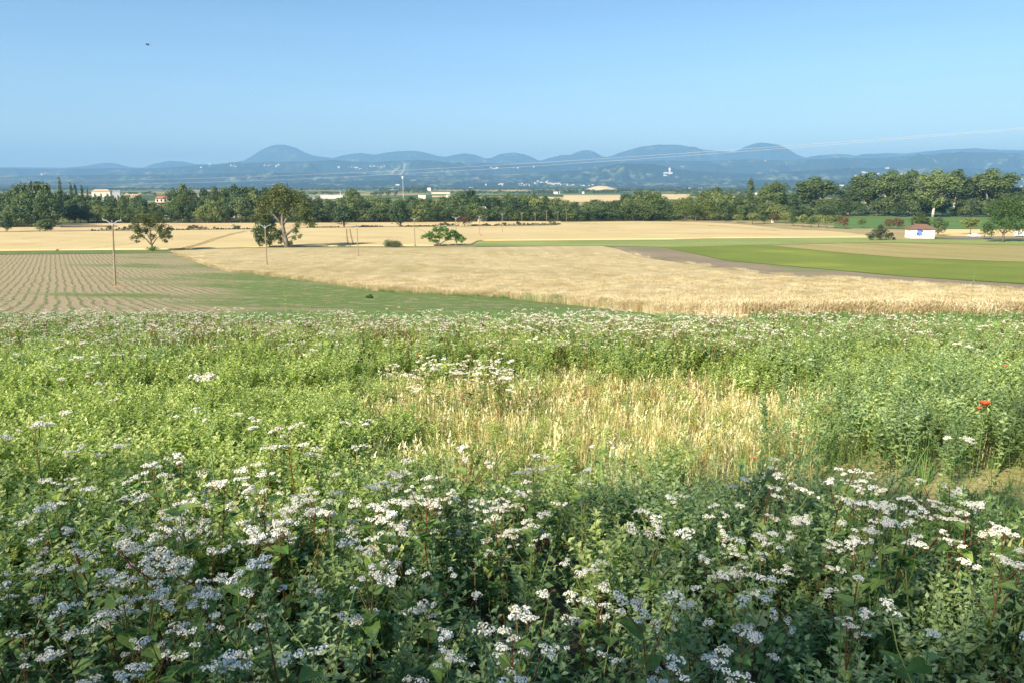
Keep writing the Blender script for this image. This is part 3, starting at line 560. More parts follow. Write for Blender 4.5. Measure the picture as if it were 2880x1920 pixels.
special('broadleaf_tree', 'large round tree with low branches by the road at the right', 'tree', 2820, 682,
    [(0, 112, 16), (-16, 104, 16), (18, 102, 16), (-28, 86, 17), (30, 84, 17), (0, 84, 22), (-38, 64, 16), (42, 62, 16), (-14, 60, 18), (18, 58, 18), (-42, 44, 12), (48, 42, 12), (-28, 36, 13), (30, 36, 14), (0, 38, 15), (-40, 24, 7), (40, 26, 8), (52, 70, 10)], .27, 7000,
    leafmat('round_tree_leaves', (.035, .075, .02), (.07, .125, .035), (.12, .18, .055), trans=.28, scale=.4, rnd=.1), bark, [[(0, 0, .5), (0, 20, .36), (1, 45, .3), (0, 90, .1)], [(0, 24, .25), (-22, 40, .12)], [(0, 24, .25), (26, 42, .12)]])

# --- hedges: each stretch its own thing
def hedge(u0, u1, vb, hpx, label, depth=2.2, fm=None, ragged=.3, sz=.25):
    x0, y0 = ground_at(u0, vb); x1, y1 = ground_at(u1, vb); s = y0 / F; L = math.hypot(x1-x0, y1-y0); r_ = np.random.default_rng(int(u0)+3)
    n = max(3, int(L / 1.2)); lob = []
    for i in range(n):
        t = (i + .5)/n; hh = hpx * s * (1 + ragged * r_.normal()); rad = max(.45, hh * .55)
        lob.append(((t-.5)*L, r_.normal()*depth*.2, rad*.8, rad))
        if hh > 1.6: lob.append(((t-.5)*L + r_.normal()*.3, r_.normal()*.3, hh - rad*.5, rad*.7))
    mb = MB(); mb.quads(lobe_quads(lob, int(L * 60 * max(1, hpx*s/1.5)), sz, r_))
    tb = MB()
    o = thing('hedge', label, 'hedge', ((x0+x1)/2, (y0+y1)/2, float(gz(0, (y0+y1)/2)) - .05), math.atan2(y1-y0, x1-x0), 'low hedges between the far fields')
    mb.obj('foliage', fm or folblue, o)
    for i in range(n): tb.tube([((i+.5)/n*L - L/2, 0, -.1), ((i+.5)/n*L - L/2 + .1, .05, .5*hpx*s)], [.05, .03], 4)
    tb.obj('stem', bark, o)
dh = leafmat('hedge_leaves', (.016, .026, .010), (.035, .05, .018), (.07, .085, .03), trans=.1, scale=.6, rnd=.3)
hedge(255, 282, 651, 5, 'low scrubby hedge starting left of the nearest pole', fm=dh)
hedge(282, 372, 650, 10, 'taller bushy hedge behind the nearest pole', fm=dh)
hedge(466, 535, 648.5, 6, 'low dark hedge right of the open branched tree', fm=dh)
hedge(530, 606, 648, 12, 'ragged taller hedge with twigs, middle of the left barley edge', fm=folgrey, ragged=.4)
hedge(606, 725, 646.5, 4, 'thin dark hedge running to the biggest field tree', fm=dh)
special('shrub', 'round dark bush on the thin hedge', 'shrub', 664, 646, [(0, 7, 7), (-4, 5, 5), (5, 5, 5)], .25, 600, folblue, bark, [[(0, 0, .1), (0, 7, .05)]])
hedge(862, 955, 642, 5, 'dark clipped hedge left of the dark grey green tree', fm=dh, ragged=.12)
hedge(1000, 1078, 640, 6, 'dark clipped hedge ending in open barley', fm=dh, ragged=.08)
hedge(1140, 1222, 638.5, 4, 'thin hedge right of the hedge gap tree', fm=dh)
hedge(1222, 1292, 638, 9, 'thicker hedge left of the grey bush', fm=dh)
hedge(1325, 1400, 637, 7, 'hedge between the grey bush and the seventh pole', fm=dh)
hedge(1400, 1500, 635.5, 7, 'hedge behind the seventh pole', fm=dh)
hedge(1500, 1577, 634.5, 7, 'last dark hedge stretch, stopping short in the barley', fm=dh, ragged=.12)
special('shrub', 'leaning green shrub over the end of the last hedge', 'shrub', 1556, 633.5, [(-6, 8, 6), (2, 12, 6), (8, 15, 4)], .25, 500, fol, bark, [[(0, 0, .08), (4, 14, .04)]])
def fieldbush(u, v, wpx, hpx, label, fm=fol):
    special('shrub', label, 'shrub', u, v, [(-wpx*.25, hpx*.5, hpx*.6), (wpx*.25, hpx*.5, hpx*.6), (0, hpx*.6, hpx*.6)], .1 if v > 800 else .25, 500, fm, bark, [[(0, 0, .04), (0, hpx*.6, .02)]])
fieldbush(1039, 841, 12, 10, 'single dark green bush in the weedy field below the wheat', folfig)

# --- far woods on the plain, several masses seen edge on
far = MB(); r_ = np.random.default_rng(5); q_ = []
for (u0_, u1_, v_, hgt) in [(-200, 60, 541, 14), (250, 440, 546, 9), (700, 1000, 545, 8), (1035, 1120, 549, 11), (1060, 1215, 541, 13), (1140, 1215, 536, 24), (1270, 1620, 542.5, 9), (1500, 1760, 536.5, 9), (1590, 1740, 541.5, 12), (1740, 1900, 537.5, 13), (1890, 2240, 538, 14), (1900, 2100, 545, 10), (2300, 2420, 540, 12), (2780, 3100, 541, 12), (-200, 3000, 532.5, 16)]:
    D = (EYE / -float(slope(v_ + 4))); 
    nb = int((u1_-u0_) / F * D / 11)
    for i in range(nb):
        uu = u0_ + (u1_-u0_)*(i + r_.random())/nb; dd = D * r_.uniform(.97, 1.06); rr = r_.uniform(5, 9) * (1 if D < 2500 else 1.8); hh = hgt * r_.uniform(.7, 1.15)
        c0 = np.array([float(side(uu, v_))*dd, dd, hh*.55]); lq = lobe_quads([(0, 0, 0, 1)], 60, .34, r_); q_.append(lq * np.array([rr, rr, hh*.5]) + c0)
far.quads(np.concatenate(q_)); far.obj('distant_woods', fol, kind='stuff', label='belts of far trees on the plain below the mountains')

# ------------------------------------------------------------------ buildings
white_w = plain('white_render', (.66, .64, .60), .9, .1, .05); cream_w = plain('cream_render', (.72, .66, .55), .9, .1, .06)
redroof = plain('red_tiles', (.38, .16, .10), .85, .1, .25, 2); tanroof = plain('tan_tiles', (.50, .36, .25), .85, .1, .2, 2); greyroof = plain('grey_sheet_roof', (.42, .42, .42), .6, .2, .1)
glass = plain('dark_glass', (.03, .04, .05), .15, .5, .1); terra = plain('terracotta', (.55, .26, .14), .85, .1, .2); brownroof = plain('brown_roof_tiles', (.17, .105, .08), .85, .1, .3, 3, .4)
def roof_mb(w, d, h0, rh, hip=0.0, ov=.4, flip=False, th=.18):
    """pitched roof with thickness; hip = how far the ridge ends are drawn in"""
    mb = MB(); W, D = w/2+ov, d/2+ov
    if not flip: r = W - hip*W; top = [(-r, 0, h0+rh), (r, 0, h0+rh)]; f = [(0,1,5,4), (2,3,4,5), (3,0,4), (1,2,5)]
    else: r = D - hip*D; top = [(0, -r, h0+rh), (0, r, h0+rh)]; f = [(0,1,4), (1,2,5,4), (2,3,5), (3,0,4,5)]
    V = [(-W,-D,h0), (W,-D,h0), (W,D,h0), (-W,D,h0)] + top; n = len(V); V2 = V + [(x, y, z-th) for x, y, z in V]
    F2 = f + [tuple(i+n for i in q[::-1]) for q in f] + [(i, i+n, (i+1) % 4+n, (i+1) % 4) for i in range(4)]
    mb.add(V2, F2); return mb
def building(name, label, x, y, w, d, h, rh, wall, roof, hip=0.0, flip=False, rz=0, floors=1, cols=3, z=None, group=None, cat='house', wins=True, doors=0):
    wins = wins and y < 1000
    o = thing(name, label, cat, (x, y, (float(gz(x, y)) if z is None else z)), rz, group)
    mb = MB(); mb.box((0, 0, h/2 - .5), (w, d, h + 1)); 
    if hip == 0:
        if not flip:
            for s in (-1, 1): mb.add([(s*w/2, -d/2, h), (s*w/2, d/2, h), (s*w/2, 0, h + rh*.92)], [(0, 1, 2)])
        else:
            for s in (-1, 1): mb.add([(-w/2, s*d/2, h), (w/2, s*d/2, h), (0, s*d/2, h + rh*.92)], [(0, 1, 2)])
    mb.obj('wall', wall, o); roof_mb(w, d, h, rh, hip, flip=flip).obj('roof', roof, o)
    if wins:
        fh = h / floors; wm = MB(); wm.box((0, 0, 0), (min(1.2, w/cols*.4), .12, fh*.42)); me = wm.mesh('window', glass)
        for i in range(floors):
            for j in range(cols): link('window', me, o, (-w/2 + w*(j+.5)/cols, -d/2 - .03, fh*(i+.55)))
    for j in range(doors):
        dm = MB(); dm.box((0, 0, 0), (w/doors*.4, .15, h*.6)); dm.obj('door', greyroof, o).location = (-w/2 + w*(j+.5)/doors, -d/2-.05, h*.3)
    return o
def bpx(name, label, u, D, vt, vb, wpx, roof_px, wall, roof, **kw):
    """a building whose roof top is seen at row vt, eaves roof_px lower, standing on the plain at depth D"""
    D = D if D < 1000 or vt < 529.5 else (EYE - 5.5) * F / (vt - 525) * .98
    x = float(side(u, vb)) * D; s = D / F; zt = EYE + float(slope(vt)) * D; g0 = float(gz(0, D)); H = zt - g0; rh = roof_px * s
    return building(name, label, x, D, wpx*s, kw.pop('d', wpx*s*.6), H - rh, rh, wall, roof, rz=math.atan2(-x, D)*.6, **kw)
b = bpx('large_house', 'large white house with a low pale roof, right of the slim poplars', 288, 780, 533, 556, 46, 6, cream_w, tanroof, hip=.35, floors=2, cols=3)
m_ = MB(); m_.box((-6, 1, 17), (1.1, 1.1, 5)); m_.obj('chimney', white_w, b)
m_ = MB(); m_.box((0, 1.5, 14.4), (5.2, 4, 3.0)); m_.obj('dormer', tanroof, b)
bpx('farm_house', 'small white shed roofs below the large white house', 278, 700, 555, 566, 28, 3, white_w, greyroof, cols=3, cat='shed')
bpx('farm_house', 'flat grey shed right of the large white house', 327, 820, 537, 556, 24, 2, greyroof, greyroof, cat='shed', cols=2)
bpx('village_house', 'tan roofed low house at the treetops, left of the red roofed block', 372, 760, 547, 560, 34, 4, cream_w, tanroof, cols=4)
bpx('village_house', 'small white gabled house beside the tan roofed one', 388, 700, 552, 562, 14, 4, white_w, tanroof, flip=True, cols=2)
b = bpx('apartment_house', 'red roofed pale apartment house with orange balconies in a gap of the wood', 466, 540, 552, 612, 40, 6, cream_w, redroof, hip=.3, floors=4, cols=4)
for k in range(4):
    m_ = MB(); m_.box((0, -3.9, 2.2 + k*3.1), (10.2, 1.5, .5)); m_.obj('balcony', terra if k == 2 else white_w, b)
bpx('village_house', 'long low white building half hidden left of the cedars', 568, 600, 553, 566, 18, 2, white_w, white_w, cols=2)
bpx('village_house', 'tan roofed gabled house among the treetops', 672, 560, 545, 572, 30, 14, cream_w, tanroof, flip=True, cols=3)
bpx('village_house', 'white low wall roofs under the tan gabled house', 645, 620, 559, 568, 18, 2, white_w, greyroof, cols=2)
bpx('village_house', 'grey gabled house beside dark trees, right of the biggest field tree', 876, 900, 548, 560, 20, 7, plain('grey_render', (.4, .4, .4)), greyroof, flip=True, cols=2)
bpx('warehouse', 'long low white warehouse above the wood', 934, 1000, 549.5, 556, 60, 1.5, white_w, white_w, cols=8, cat='warehouse')
bpx('warehouse', 'pale cream warehouse with a dark roof line above the wood', 1240, 1150, 540, 549, 50, 1.3, cream_w, redroof, cols=6, cat='warehouse')
bpx('village_house', 'low white house in two parts below the pale warehouse', 1187, 1050, 550, 557, 20, 2.5, white_w, white_w, cols=3)
bpx('village_house', 'white annex right under the pale warehouse', 1265, 1080, 549, 555, 18, 2, white_w, white_w, cols=3)
b = building('village_house', 'white gabled house end with a slanting pale roof deep in the wood', ground_at(1352, 624)[0], ground_at(1352, 624)[1] + 4, 6, 6, 6.5, 3.0, white_w, white_w, flip=False, rz=.5, cols=2)
for i, (u, D, vt, wp) in enumerate([(1563, 2600, 540, 12), (1640, 2700, 540, 6), (1932, 5900, 529, 18), (1968, 5900, 529, 14), (2045, 2400, 532, 12), (2128, 1400, 541, 13), (2370, 1300, 531, 20), (2415, 1200, 534, 8), (2868, 900, 533, 22), (1225, 3200, 531, 10), (760+340, 3000, 532, 14), (1207, 2900, 529, 10)]):
    bpx('far_building', ['small white box building beside the white post on the plain', 'tiny white shed on the far plain left of the knoll', 'white warehouse at the mountain foot, left of the pair', 'white warehouse at the mountain foot, right of the pair', 'pale shed above the yellow green trees', 'pale house right of the slim poplar above the wood', 'white farm sheds below the long white farm building', 'small white roof left of the twin trunks', 'tan building above the trees at the far right edge', 'small white roof on the far plain above the pale warehouse', 'white roof on the far plain left of the white mast', 'tiny white roof right of the white mast'][i], u, D, vt, vt + 7, wp, 1.5, white_w if i != 8 else tanroof, white_w if i != 8 else tanroof, cols=3, cat='farm building')
# hillside villages: every house a thing of its own
house_me = []
for i, (w_, d_, h_, rh_) in enumerate([(13, 9, 7, 3), (18, 10, 8, 3.5), (26, 12, 9, 3), (10, 10, 12, 2.5)]):
    m_ = MB(); m_.box((0, 0, h_/2 - 4), (w_, d_, h_ + 8)); r2 = roof_mb(w_, d_, h_, rh_)
    house_me.append((m_.mesh('wall', white_w), r2.mesh('roof', tanroof if i != 2 else white_w)))
def hill_at(u, v):
    a, s = float(side(u, v)), float(slope(v)); yy = np.arange(6600, 25000, 15.); z = mz(a, yy); k = np.nonzero(z >= EYE + s * yy)[0]
    y = yy[k[0]] if len(k) else 9000.; return a*y, y, float(mz(a, np.array([y]))[0])
def village(pts, n, vname, r_, sc=1.0):
    for i in range(n):
        (ua, ub, va, vb) = pts[int(r_.integers(len(pts)))]
        t = r_.random(); u = ua + (ub-ua)*t; v = va + (vb-va)*r_.random(); x, y, z = hill_at(u, v); k = int(r_.choice(4, p=[.4, .3, .2, .1]))
        o = thing('village_house', f'small white house of {vname}', 'house', (x, y, z), r_.uniform(-.5, .5), 'houses of ' + vname, sc * r_.uniform(.6, 1.05) * y / 9000)
        link('wall', house_me[k][0], o); link('roof', house_me[k][1], o)
r_ = np.random.default_rng(31)
village([(1475, 1580, 515, 522), (1500, 1550, 511, 517), (1545, 1580, 516, 521), (1458, 1490, 518, 525)], 44, 'the village at the mountain foot, middle', r_)
village([(1590, 1615, 520, 523), (1610, 1645, 520, 524), (1650, 1675, 520, 524)], 14, 'the straggling hamlet right of the foot village', r_)
village([(1400, 1440, 518, 526), (1360, 1380, 521, 524), (1300, 1330, 527, 530)], 9, 'the scattered hamlet left of the foot village', r_)
village([(742, 790, 465, 469)], 9, 'the high village below the highest summit', r_)
village([(945, 1020, 470, 475), (1000, 1015, 470, 478), (1030, 1092, 467, 471)], 20, 'the high village left of the middle', r_)
village([(1440, 1540, 469, 475), (1380, 1400, 474, 476)], 12, 'the high hamlet right of the middle', r_)
village([(2430, 2470, 488, 494), (2440, 2460, 492, 500), (2404, 2412, 496, 498), (2418, 2430, 492, 498), (2424, 2432, 484, 487), (2528, 2542, 489, 493)], 34, 'the bright hill village behind the poplars', r_, 1.2)
village([(2840, 2880, 509, 518), (2818, 2826, 508, 511), (2850, 2878, 503, 508), (2868, 2880, 524, 528)], 14, 'the village at the far right', r_, 1.2)
village([(565, 580, 470, 473), (640, 665, 467, 471), (590, 600, 468, 470)], 7, 'the high farms left of the highest summit', r_)
village([(1908, 1930, 468, 472), (2150, 2160, 452, 456), (2190, 2235, 460, 464)], 8, 'the bare mountain farms on the right', r_)
village([(868, 876, 494, 496), (116, 124, 491, 494), (1090, 1104, 530, 533)], 5, 'the lone farms on the lower slopes', r_, 1.3)
x, y, z = hill_at(1880, 490); c = thing('hilltop_church', 'white hilltop church with a pointed tower on the slope', 'church', (x, y, z)); k = y/9000
m_ = MB(); m_.box((-30*k, 0, 4*k), (55*k, 16*k, 26*k)); m_.obj('wall', white_w, c)
m_ = MB(); m_.box((12*k, 0, 18*k), (18*k, 14*k, 52*k)); m_.obj('tower', white_w, c)
m_ = MB(); m_.add([(-4*k,-9*k,44*k), (28*k,-9*k,44*k), (28*k,9*k,44*k), (-4*k,9*k,44*k), (12*k,0,76*k)], [(0,1,4),(1,2,4),(2,3,4),(3,0,4),(3,2,1,0)]); m_.obj('spire', white_w, c)
m_ = MB(); m_.box((36*k, 2*k, 6*k), (24*k, 12*k, 20*k)); m_.obj('annex', white_w, c)

for u, v, lb, L in [(2366, 524, 'long white farm building on the slope left of the twin trunked poplar', 2.6), (1410, 520, 'long white barn above the scattered hamlet', 1.6), (590, 463.5, 'long pale hangar on the upper slope', 1.5), (1118, 522, 'low white barn beside the white mast on the slope', 1.8), (2495, 475, 'white farm alone on the slope above the poplars', 1.6), (1870, 496, 'low white farm below the hilltop church', 1.4)]:
    x, y, z = hill_at(u, v); o = thing('farm_building', lb, 'barn', (x, y, z), 0, None, y/9000); o.scale = (L*y/9000, y/9000, y/9000*1.1); link('wall', house_me[2][0], o); link('roof', house_me[2][1], o)
# masts
def mast(label, u, vt, vb, D, rad, head=None):
    x = float(side(u, vb))*D; z0 = float(gz(0, D)) if D < 6000 else None
    if z0 is None: z0 = float(mz(float(side(u, vb)), np.array([float(D)]))[0])
    zt = EYE + float(slope(vt))*D; o = thing('mast', label, 'mast', (x, D, z0 - 1))
    m_ = MB(); m_.tube([(0,0,0), (0,0,zt-z0)], [rad, rad*.6], 6); m_.obj('pole', white_w, o)
    if head: m_ = MB(); m_.tube([(0,0,zt-z0-head[1]), (0,0,zt-z0)], [head[0]*.8, head[0]], 8); m_.obj('antenna_head', white_w, o)
mast('tall white mast with a fat round head above the wood', 1134, 495, 545, 1500, .45, (2.0, 5))
mast('short white post standing on the far plain left of the stubble field', 1574, 537, 550, 2300, 1.1)
mast('small white post above the long white warehouse', 957, 536, 548, 1700, .9)
mast('thin transmitter mast on the highest summit', 782, 394, 406, 20500, 3.5)
m_ = MB(); m_.box((0, 0, 0), (60, 20, 22)); xx, yy, zz = hill_at(790, 408); o = thing('summit_building', 'low pale building beside the summit transmitter', 'building', (xx, yy, zz + 2)); m_.obj('wall', greyroof, o)

# ------------------------------------------------------------------ utility poles
conc = plain('weathered_pole', (.27, .22, .15), .9, .1, .2, 1.5, .3); galv = plain('galvanised_steel', (.36, .38, .39), .5, .4, .1); porc = plain('glass_insulator', (.35, .42, .42), .3, .5, .1)
def pole_proto():
    o = thing('utility_pole', '', 'utility pole', (0, 0, 0))
    m_ = MB(); m_.tube([(0,0,-.5), (0,0,3.6), (0,0,7.7)], [.135, .115, .09], 8); m_.obj('shaft', conc, o)
    for s in (-1, 1):
        m_ = MB(); m_.tube([(0,-.13,7.45), (s*.42,-.13,7.78), (s*.62,-.13,7.93), (s*1.02,-.13,7.95)], [.055]*4, 5); a = m_.obj('arm', galv, o)
        m_ = MB(); m_.tube([(s*1.0,-.13,7.98), (s*1.0,-.13,8.18)], [.04, .07], 6); m_.obj('insulator', porc, a)
    m_ = MB(); m_.tube([(0,-.13,7.7), (0,-.13,7.98)], [.035, .06], 6); m_.obj('insulator', porc, o)
    m_ = MB(); m_.box((0, 0, 7.5), (.26, .34, .3)); m_.obj('bracket', galv, o)
    return o
P0 = pole_proto()
def copy_tree(o, parent=None):
    c = o.copy(); C.objects.link(c); c.parent = parent
    for ch in o.children: copy_tree(ch, c)
    return c
POLES = [(324.5, 808, 620, 'nearest utility pole, standing in the ploughed field', 'p'), (751, 754, 634, 'second utility pole, in the wheat by the field tree', 'l'), (1007.5, 726, 636, 'third utility pole, in the wheat left of the shrub', ''), (1167, 692.5, 615, 'fourth utility pole, between the shrub and the broad leaved tree', ''), (1283, 692.5, 612, 'fifth utility pole, half hidden by the broad leaved tree', ''),
         (1349, 665, 609, 'sixth utility pole, standing on a small earth mound', 'm'), (1412.5, 656, 603, 'seventh utility pole, in the barley', ''), (1468, 641, 600, 'eighth utility pole, in front of the last hedge', ''), (1505, 636, 600, 'ninth utility pole, behind the last hedge', ''), (1537, 628.5, 595, 'tenth utility pole, before the dark wood', ''), (1569, 626, 597, 'eleventh utility pole, faint against the wood', ''), (1593, 624, 590, 'last utility pole, right of the hedge end', '')]
tops = []
for i, (u, vb, vt, lb, fl) in enumerate(POLES):
    o = P0 if i == 0 else copy_tree(P0); x, y = ground_at(u, vb); H = (vb - vt) * y / F * 1.015
    o.location = (x, y, float(gz(x, y))); s = H/8.15; o.scale = (s, s, s); o.rotation_euler = (0, R(1.0) if fl == 'l' else R(3.4) if fl == 'p' else 0, R(8)); o['label'] = lb; o['group'] = 'utility poles crossing the fields'
    tops.append((x, y, float(gz(x, y)), s))
earth = plain('dry_earth_mound', (.34, .24, .14), .95, .05, .3, 2, .5)
def mound(u, v, r, h, label, m=earth):
    x, y = ground_at(u, v); a = np.linspace(-1, 1, 15); A, B = np.meshgrid(a, a, indexing='ij'); q = np.clip(1 - A*A - B*B, 0, 1)
    X, Y = x + A*r, y + B*r; o = grid_mesh('earth_mound', X - x, Y - y, gz(X, Y) - float(gz(x, y)) + q*h*(.7+.6*vnoise(A*4, B*4, 3)) - .03, m, kind='structure'); o.location = (x, y, float(gz(x, y)))
mound(332, 808.5, 1.5, .22, ''); mound(1349, 666, 1.4, 1.0, ''); mound(1008, 727, 1.0, .75, '', verge)

# overhead line: two thick cables from a pole down the field to one up beside the camera, both out of frame
def cable(pix, label, off):
    A, B = np.array([-190., 225.]), np.array([75., 62.]); t = np.linspace(0, 1, 400); X = A[0] + (B[0]-A[0])*t; Y = A[1] + (B[1]-A[1])*t
    zt, tt = [], []
    for u, v in pix:
        k = np.argmin(np.abs(X/Y - float(side(u, v)))); zt.append(EYE + float(slope(v))*Y[k]); tt.append(t[k])
    c = np.polyfit(tt, zt, 2); ts = np.linspace(0, 1, 60)
    P = np.stack([A[0] + (B[0]-A[0])*ts, A[1] + (B[1]-A[1])*ts, np.polyval(c, ts)], 1)
    m_ = MB(); m_.tube(P, .014, 6); m_.obj('overhead_cable', plain('pale_cable', (.33, .34, .34), .4, .4, .05), label=label, category='cable', group='overhead cables across the view'); return P
PA = cable([(0, 507), (400, 503), (800, 493), (1100, 481), (1440, 465), (1800, 443), (2160, 419), (2880, 353)], 'upper pale cable of the overhead line crossing before the mountains', 0)
PB = cable([(0, 519), (400, 514.5), (800, 505), (1100, 492), (1440, 474), (1800, 450), (2160, 425), (2500, 394), (2880, 358)], 'lower pale cable of the overhead line crossing before the mountains', 1)
for e in (0, -1):
    x, y, z = PA[e]; o = thing('line_support_pole', ['tall wooden pole carrying the cables beyond the left edge', 'tall wooden pole carrying the cables beyond the right edge'][e], 'utility pole', (float(x), float(y), float(gz(x, y))))
    m_ = MB(); hh = float(max(PA[e][2], PB[e][2]) - gz(x, y)) + .4; m_.tube([(0,0,-1), (0,0,hh)], [.22, .14], 8); m_.obj('shaft', conc, o)
    m_ = MB(); m_.box((0, 0, hh - .4), (.5, .5, .3)); m_.obj('bracket', galv, o)

# ------------------------------------------------------------------ hut with painted wall
def hut():
    x, y = ground_at(2596, 672.5); s = y/F; w = 64*s; d = w*.62; h = 28*s; rh = 12.5*s
    o = thing('utility_hut', 'small white hut with a brown hipped roof and blue graffiti on its wall', 'hut', (x, y + d/2, float(gz(x, y)) - .05), -.12)
    m_ = MB(); m_.box((0, 0, h/2), (w, d, h)); m_.obj('wall', plain('stained_white_wall', (.78, .76, .68), .9, .1, .1, .8), o)
    roof_mb(w, d, h, rh, hip=.62, ov=.55, th=.22).obj('roof', brownroof, o)
    m_ = MB(); m_.box((0, 0, .12), (w + .12, d + .12, .3)); m_.obj('plinth', plain('grey_plinth', (.35, .33, .3)), o)
    m_ = MB(); m_.box((w/2 + .04, -d*.1, 1.1), (.08, 1.1, 2.2)); m_.obj('door', plain('grey_door', (.25, .22, .2)), o)
    Y = -d/2 - .006; blue = plain('blue_paint', (.12, .20, .55), .7, .2, .3, 2); dk = plain('dark_paint', (.05, .06, .16), .7); pk = plain('pale_pink_paint', (.72, .55, .60), .7, .2, .15, 2); rd = plain('red_brown_paint', (.38, .18, .14), .7)
    def blob(cx, cz, rx, rz_, mat, seed, k=26, dy=0.0, name='graffiti'):
        r_ = np.random.default_rng(seed); an = np.linspace(0, 2*math.pi, k, endpoint=False); rr = 1 + .22*np.sin(an*3 + seed) + .14*np.sin(an*5 + 2*seed) + r_.normal(0, .05, k)
        V = [(cx, Y - dy, cz)] + [(cx + rx*q*math.cos(a), Y - dy, cz + rz_*q*math.sin(a)) for a, q in zip(an, rr)]
        m_ = MB(); m_.add(V, [(0, i+1, (i+1) % k + 1) for i in range(k)]); m_.obj(name, mat, o)
    blob(-w*.13, h*.72, w*.12, h*.27, blue, 1); blob(-w*.20, h*.52, w*.055, h*.25, blue, 3, dy=.004); blob(-w*.20, h*.50, w*.028, h*.12, dk, 6, dy=.008); blob(-w*.09, h*.48, w*.07, h*.22, blue, 9, dy=.004)
    blob(w*.14, h*.80, w*.22, h*.13, pk, 4); blob(w*.28, h*.62, w*.12, h*.12, pk, 12, dy=.004); blob(-w*.14, h*.14, w*.13, h*.10, pk, 8)
    def squig(pts, mat, rad=.055):
        m_ = MB(); L = [(px*w, Y - .010, pz*h) for px, pz in pts]; V = []; f = []
        for i, p in enumerate(L):
            a, b = L[max(0, i-1)], L[min(len(L)-1, i+1)]; dx, dz = b[0]-a[0], b[2]-a[2]; q = math.hypot(dx, dz) + 1e-6
            V += [(p[0] - dz/q*rad, p[1], p[2] + dx/q*rad), (p[0] + dz/q*rad, p[1], p[2] - dx/q*rad)]
            if i: f.append((2*i-2, 2*i-1, 2*i+1, 2*i))
        m_.add(V, f); m_.obj('graffiti', mat, o)
    squig([(.02,.42),(.05,.52),(.10,.56),(.16,.55),(.19,.50),(.17,.42)], rd); squig([(.20,.52),(.24,.57),(.30,.55),(.33,.50)], rd); squig([(.26,.36),(.30,.28),(.36,.30),(.42,.36),(.45,.44)], dk)
    squig([(-.24,.20),(-.18,.26),(-.12,.20),(-.06,.28)], rd); squig([(.08,.20),(.14,.30),(.18,.24),(.24,.30)], rd)
hut()
x, y = ground_at(2172, 627); o = thing('cabinet', 'small white gabled cabinet on the dry bank among the orchard trees', 'cabinet', (x, y, float(gz(x, y))))
m_ = MB(); m_.box((0, 0, .75), (1.25, .8, 1.5)); m_.obj('body', white_w, o); roof_mb(1.25, .8, 1.5, .5, flip=True, ov=.08, th=.05).obj('roof', white_w, o); m_ = MB(); m_.box((0, -.42, .7), (.8, .04, 1.1)); m_.obj('door', cream_w, o)
# cars
paint = plain('white_car_paint', (.82, .83, .84), .25, .5, .02); rub = plain('rubber', (.02, .02, .02), .8); rim = plain('alloy', (.5, .5, .5), .4, .5)
def car(name, label, cat, u, v, L, W, H, rz, van=False):
    x, y = ground_at(u, v); o = thing(name, label, cat, (x, y, float(gz(x, y)) + .1), rz)
    if not van: pr = [(-.5,.24),(-.5,.52),(-.47,.62),(-.33,.68),(-.24,.95),(-.10,1.0),(.08,1.0),(.2,.93),(.33,.66),(.46,.58),(.5,.45),(.5,.24)]
    else: pr = [(-.5,.2),(-.5,.9),(-.47,1.0),(.22,1.0),(.30,.96),(.40,.60),(.48,.52),(.5,.4),(.5,.2)]
    V = []; 
    for yy, inset in ((-W/2, 0), (W/2, 0)):
        for px, pz in pr: V.append((px*L, yy*(1 if pz < .7 else .86), pz*H))
    n = len(pr); f = [tuple(range(n))[::-1], tuple(range(n, 2*n))] + [(i, (i+1) % n, (i+1) % n + n, i+n) for i in range(n)]
    m_ = MB(); m_.add(V, f); b = m_.obj('body', paint, o)
    for s in (-1, 1):
        m_ = MB()
        if not van: m_.add([(-.22*L, s*W*.44, .72*H), (.27*L, s*W*.44, .72*H), (.17*L, s*W*.435, .92*H), (-.16*L, s*W*.435, .92*H)], [(0,1,2,3)])
        else: m_.add([(.22*L, s*W*.435, .66*H), (.38*L, s*W*.44, .66*H), (.31*L, s*W*.435, .92*H), (.22*L, s*W*.435, .92*H)], [(0,1,2,3)])
        m_.v[-1][:, 1] += s*.012*W; m_.obj('side_window', glass, o)
        for px in (-.31, .31):
            m_ = MB(); m_.tube([(px*L, s*(W/2-.20), .31), (px*L, s*(W/2+.02), .31)], [.32, .32], 14); wh = m_.obj('wheel', rub, o)
            m_ = MB(); m_.tube([(px*L, s*(W/2+.02), .31), (px*L, s*(W/2+.035), .31)], [.19, .19], 10); m_.obj('rim', rim, wh)
    if not van:
        m_ = MB(); m_.add([(.325*L+.02, -W*.4, .69*H), (.325*L+.02, W*.4, .69*H), (.21*L+.02, W*.36, .92*H), (.21*L+.02, -W*.36, .92*H)], [(0,1,2,3)]); m_.obj('windscreen', glass, o)
        for s in (-1, 1): m_ = MB(); m_.box((.5*L, s*W*.36, .5*H), (.05, .3, .14)); m_.obj('headlight', porc, o)
    return o
car('parked_car', 'white hatchback on the road between the hut and the big round tree', 'car', 2738, 668.5, 4.2, 1.75, 1.5, math.pi*.97)
car('white_van', 'white van at the right edge beyond the big round tree', 'van', 2872, 667, 5.2, 1.9, 2.3, .25, van=True)
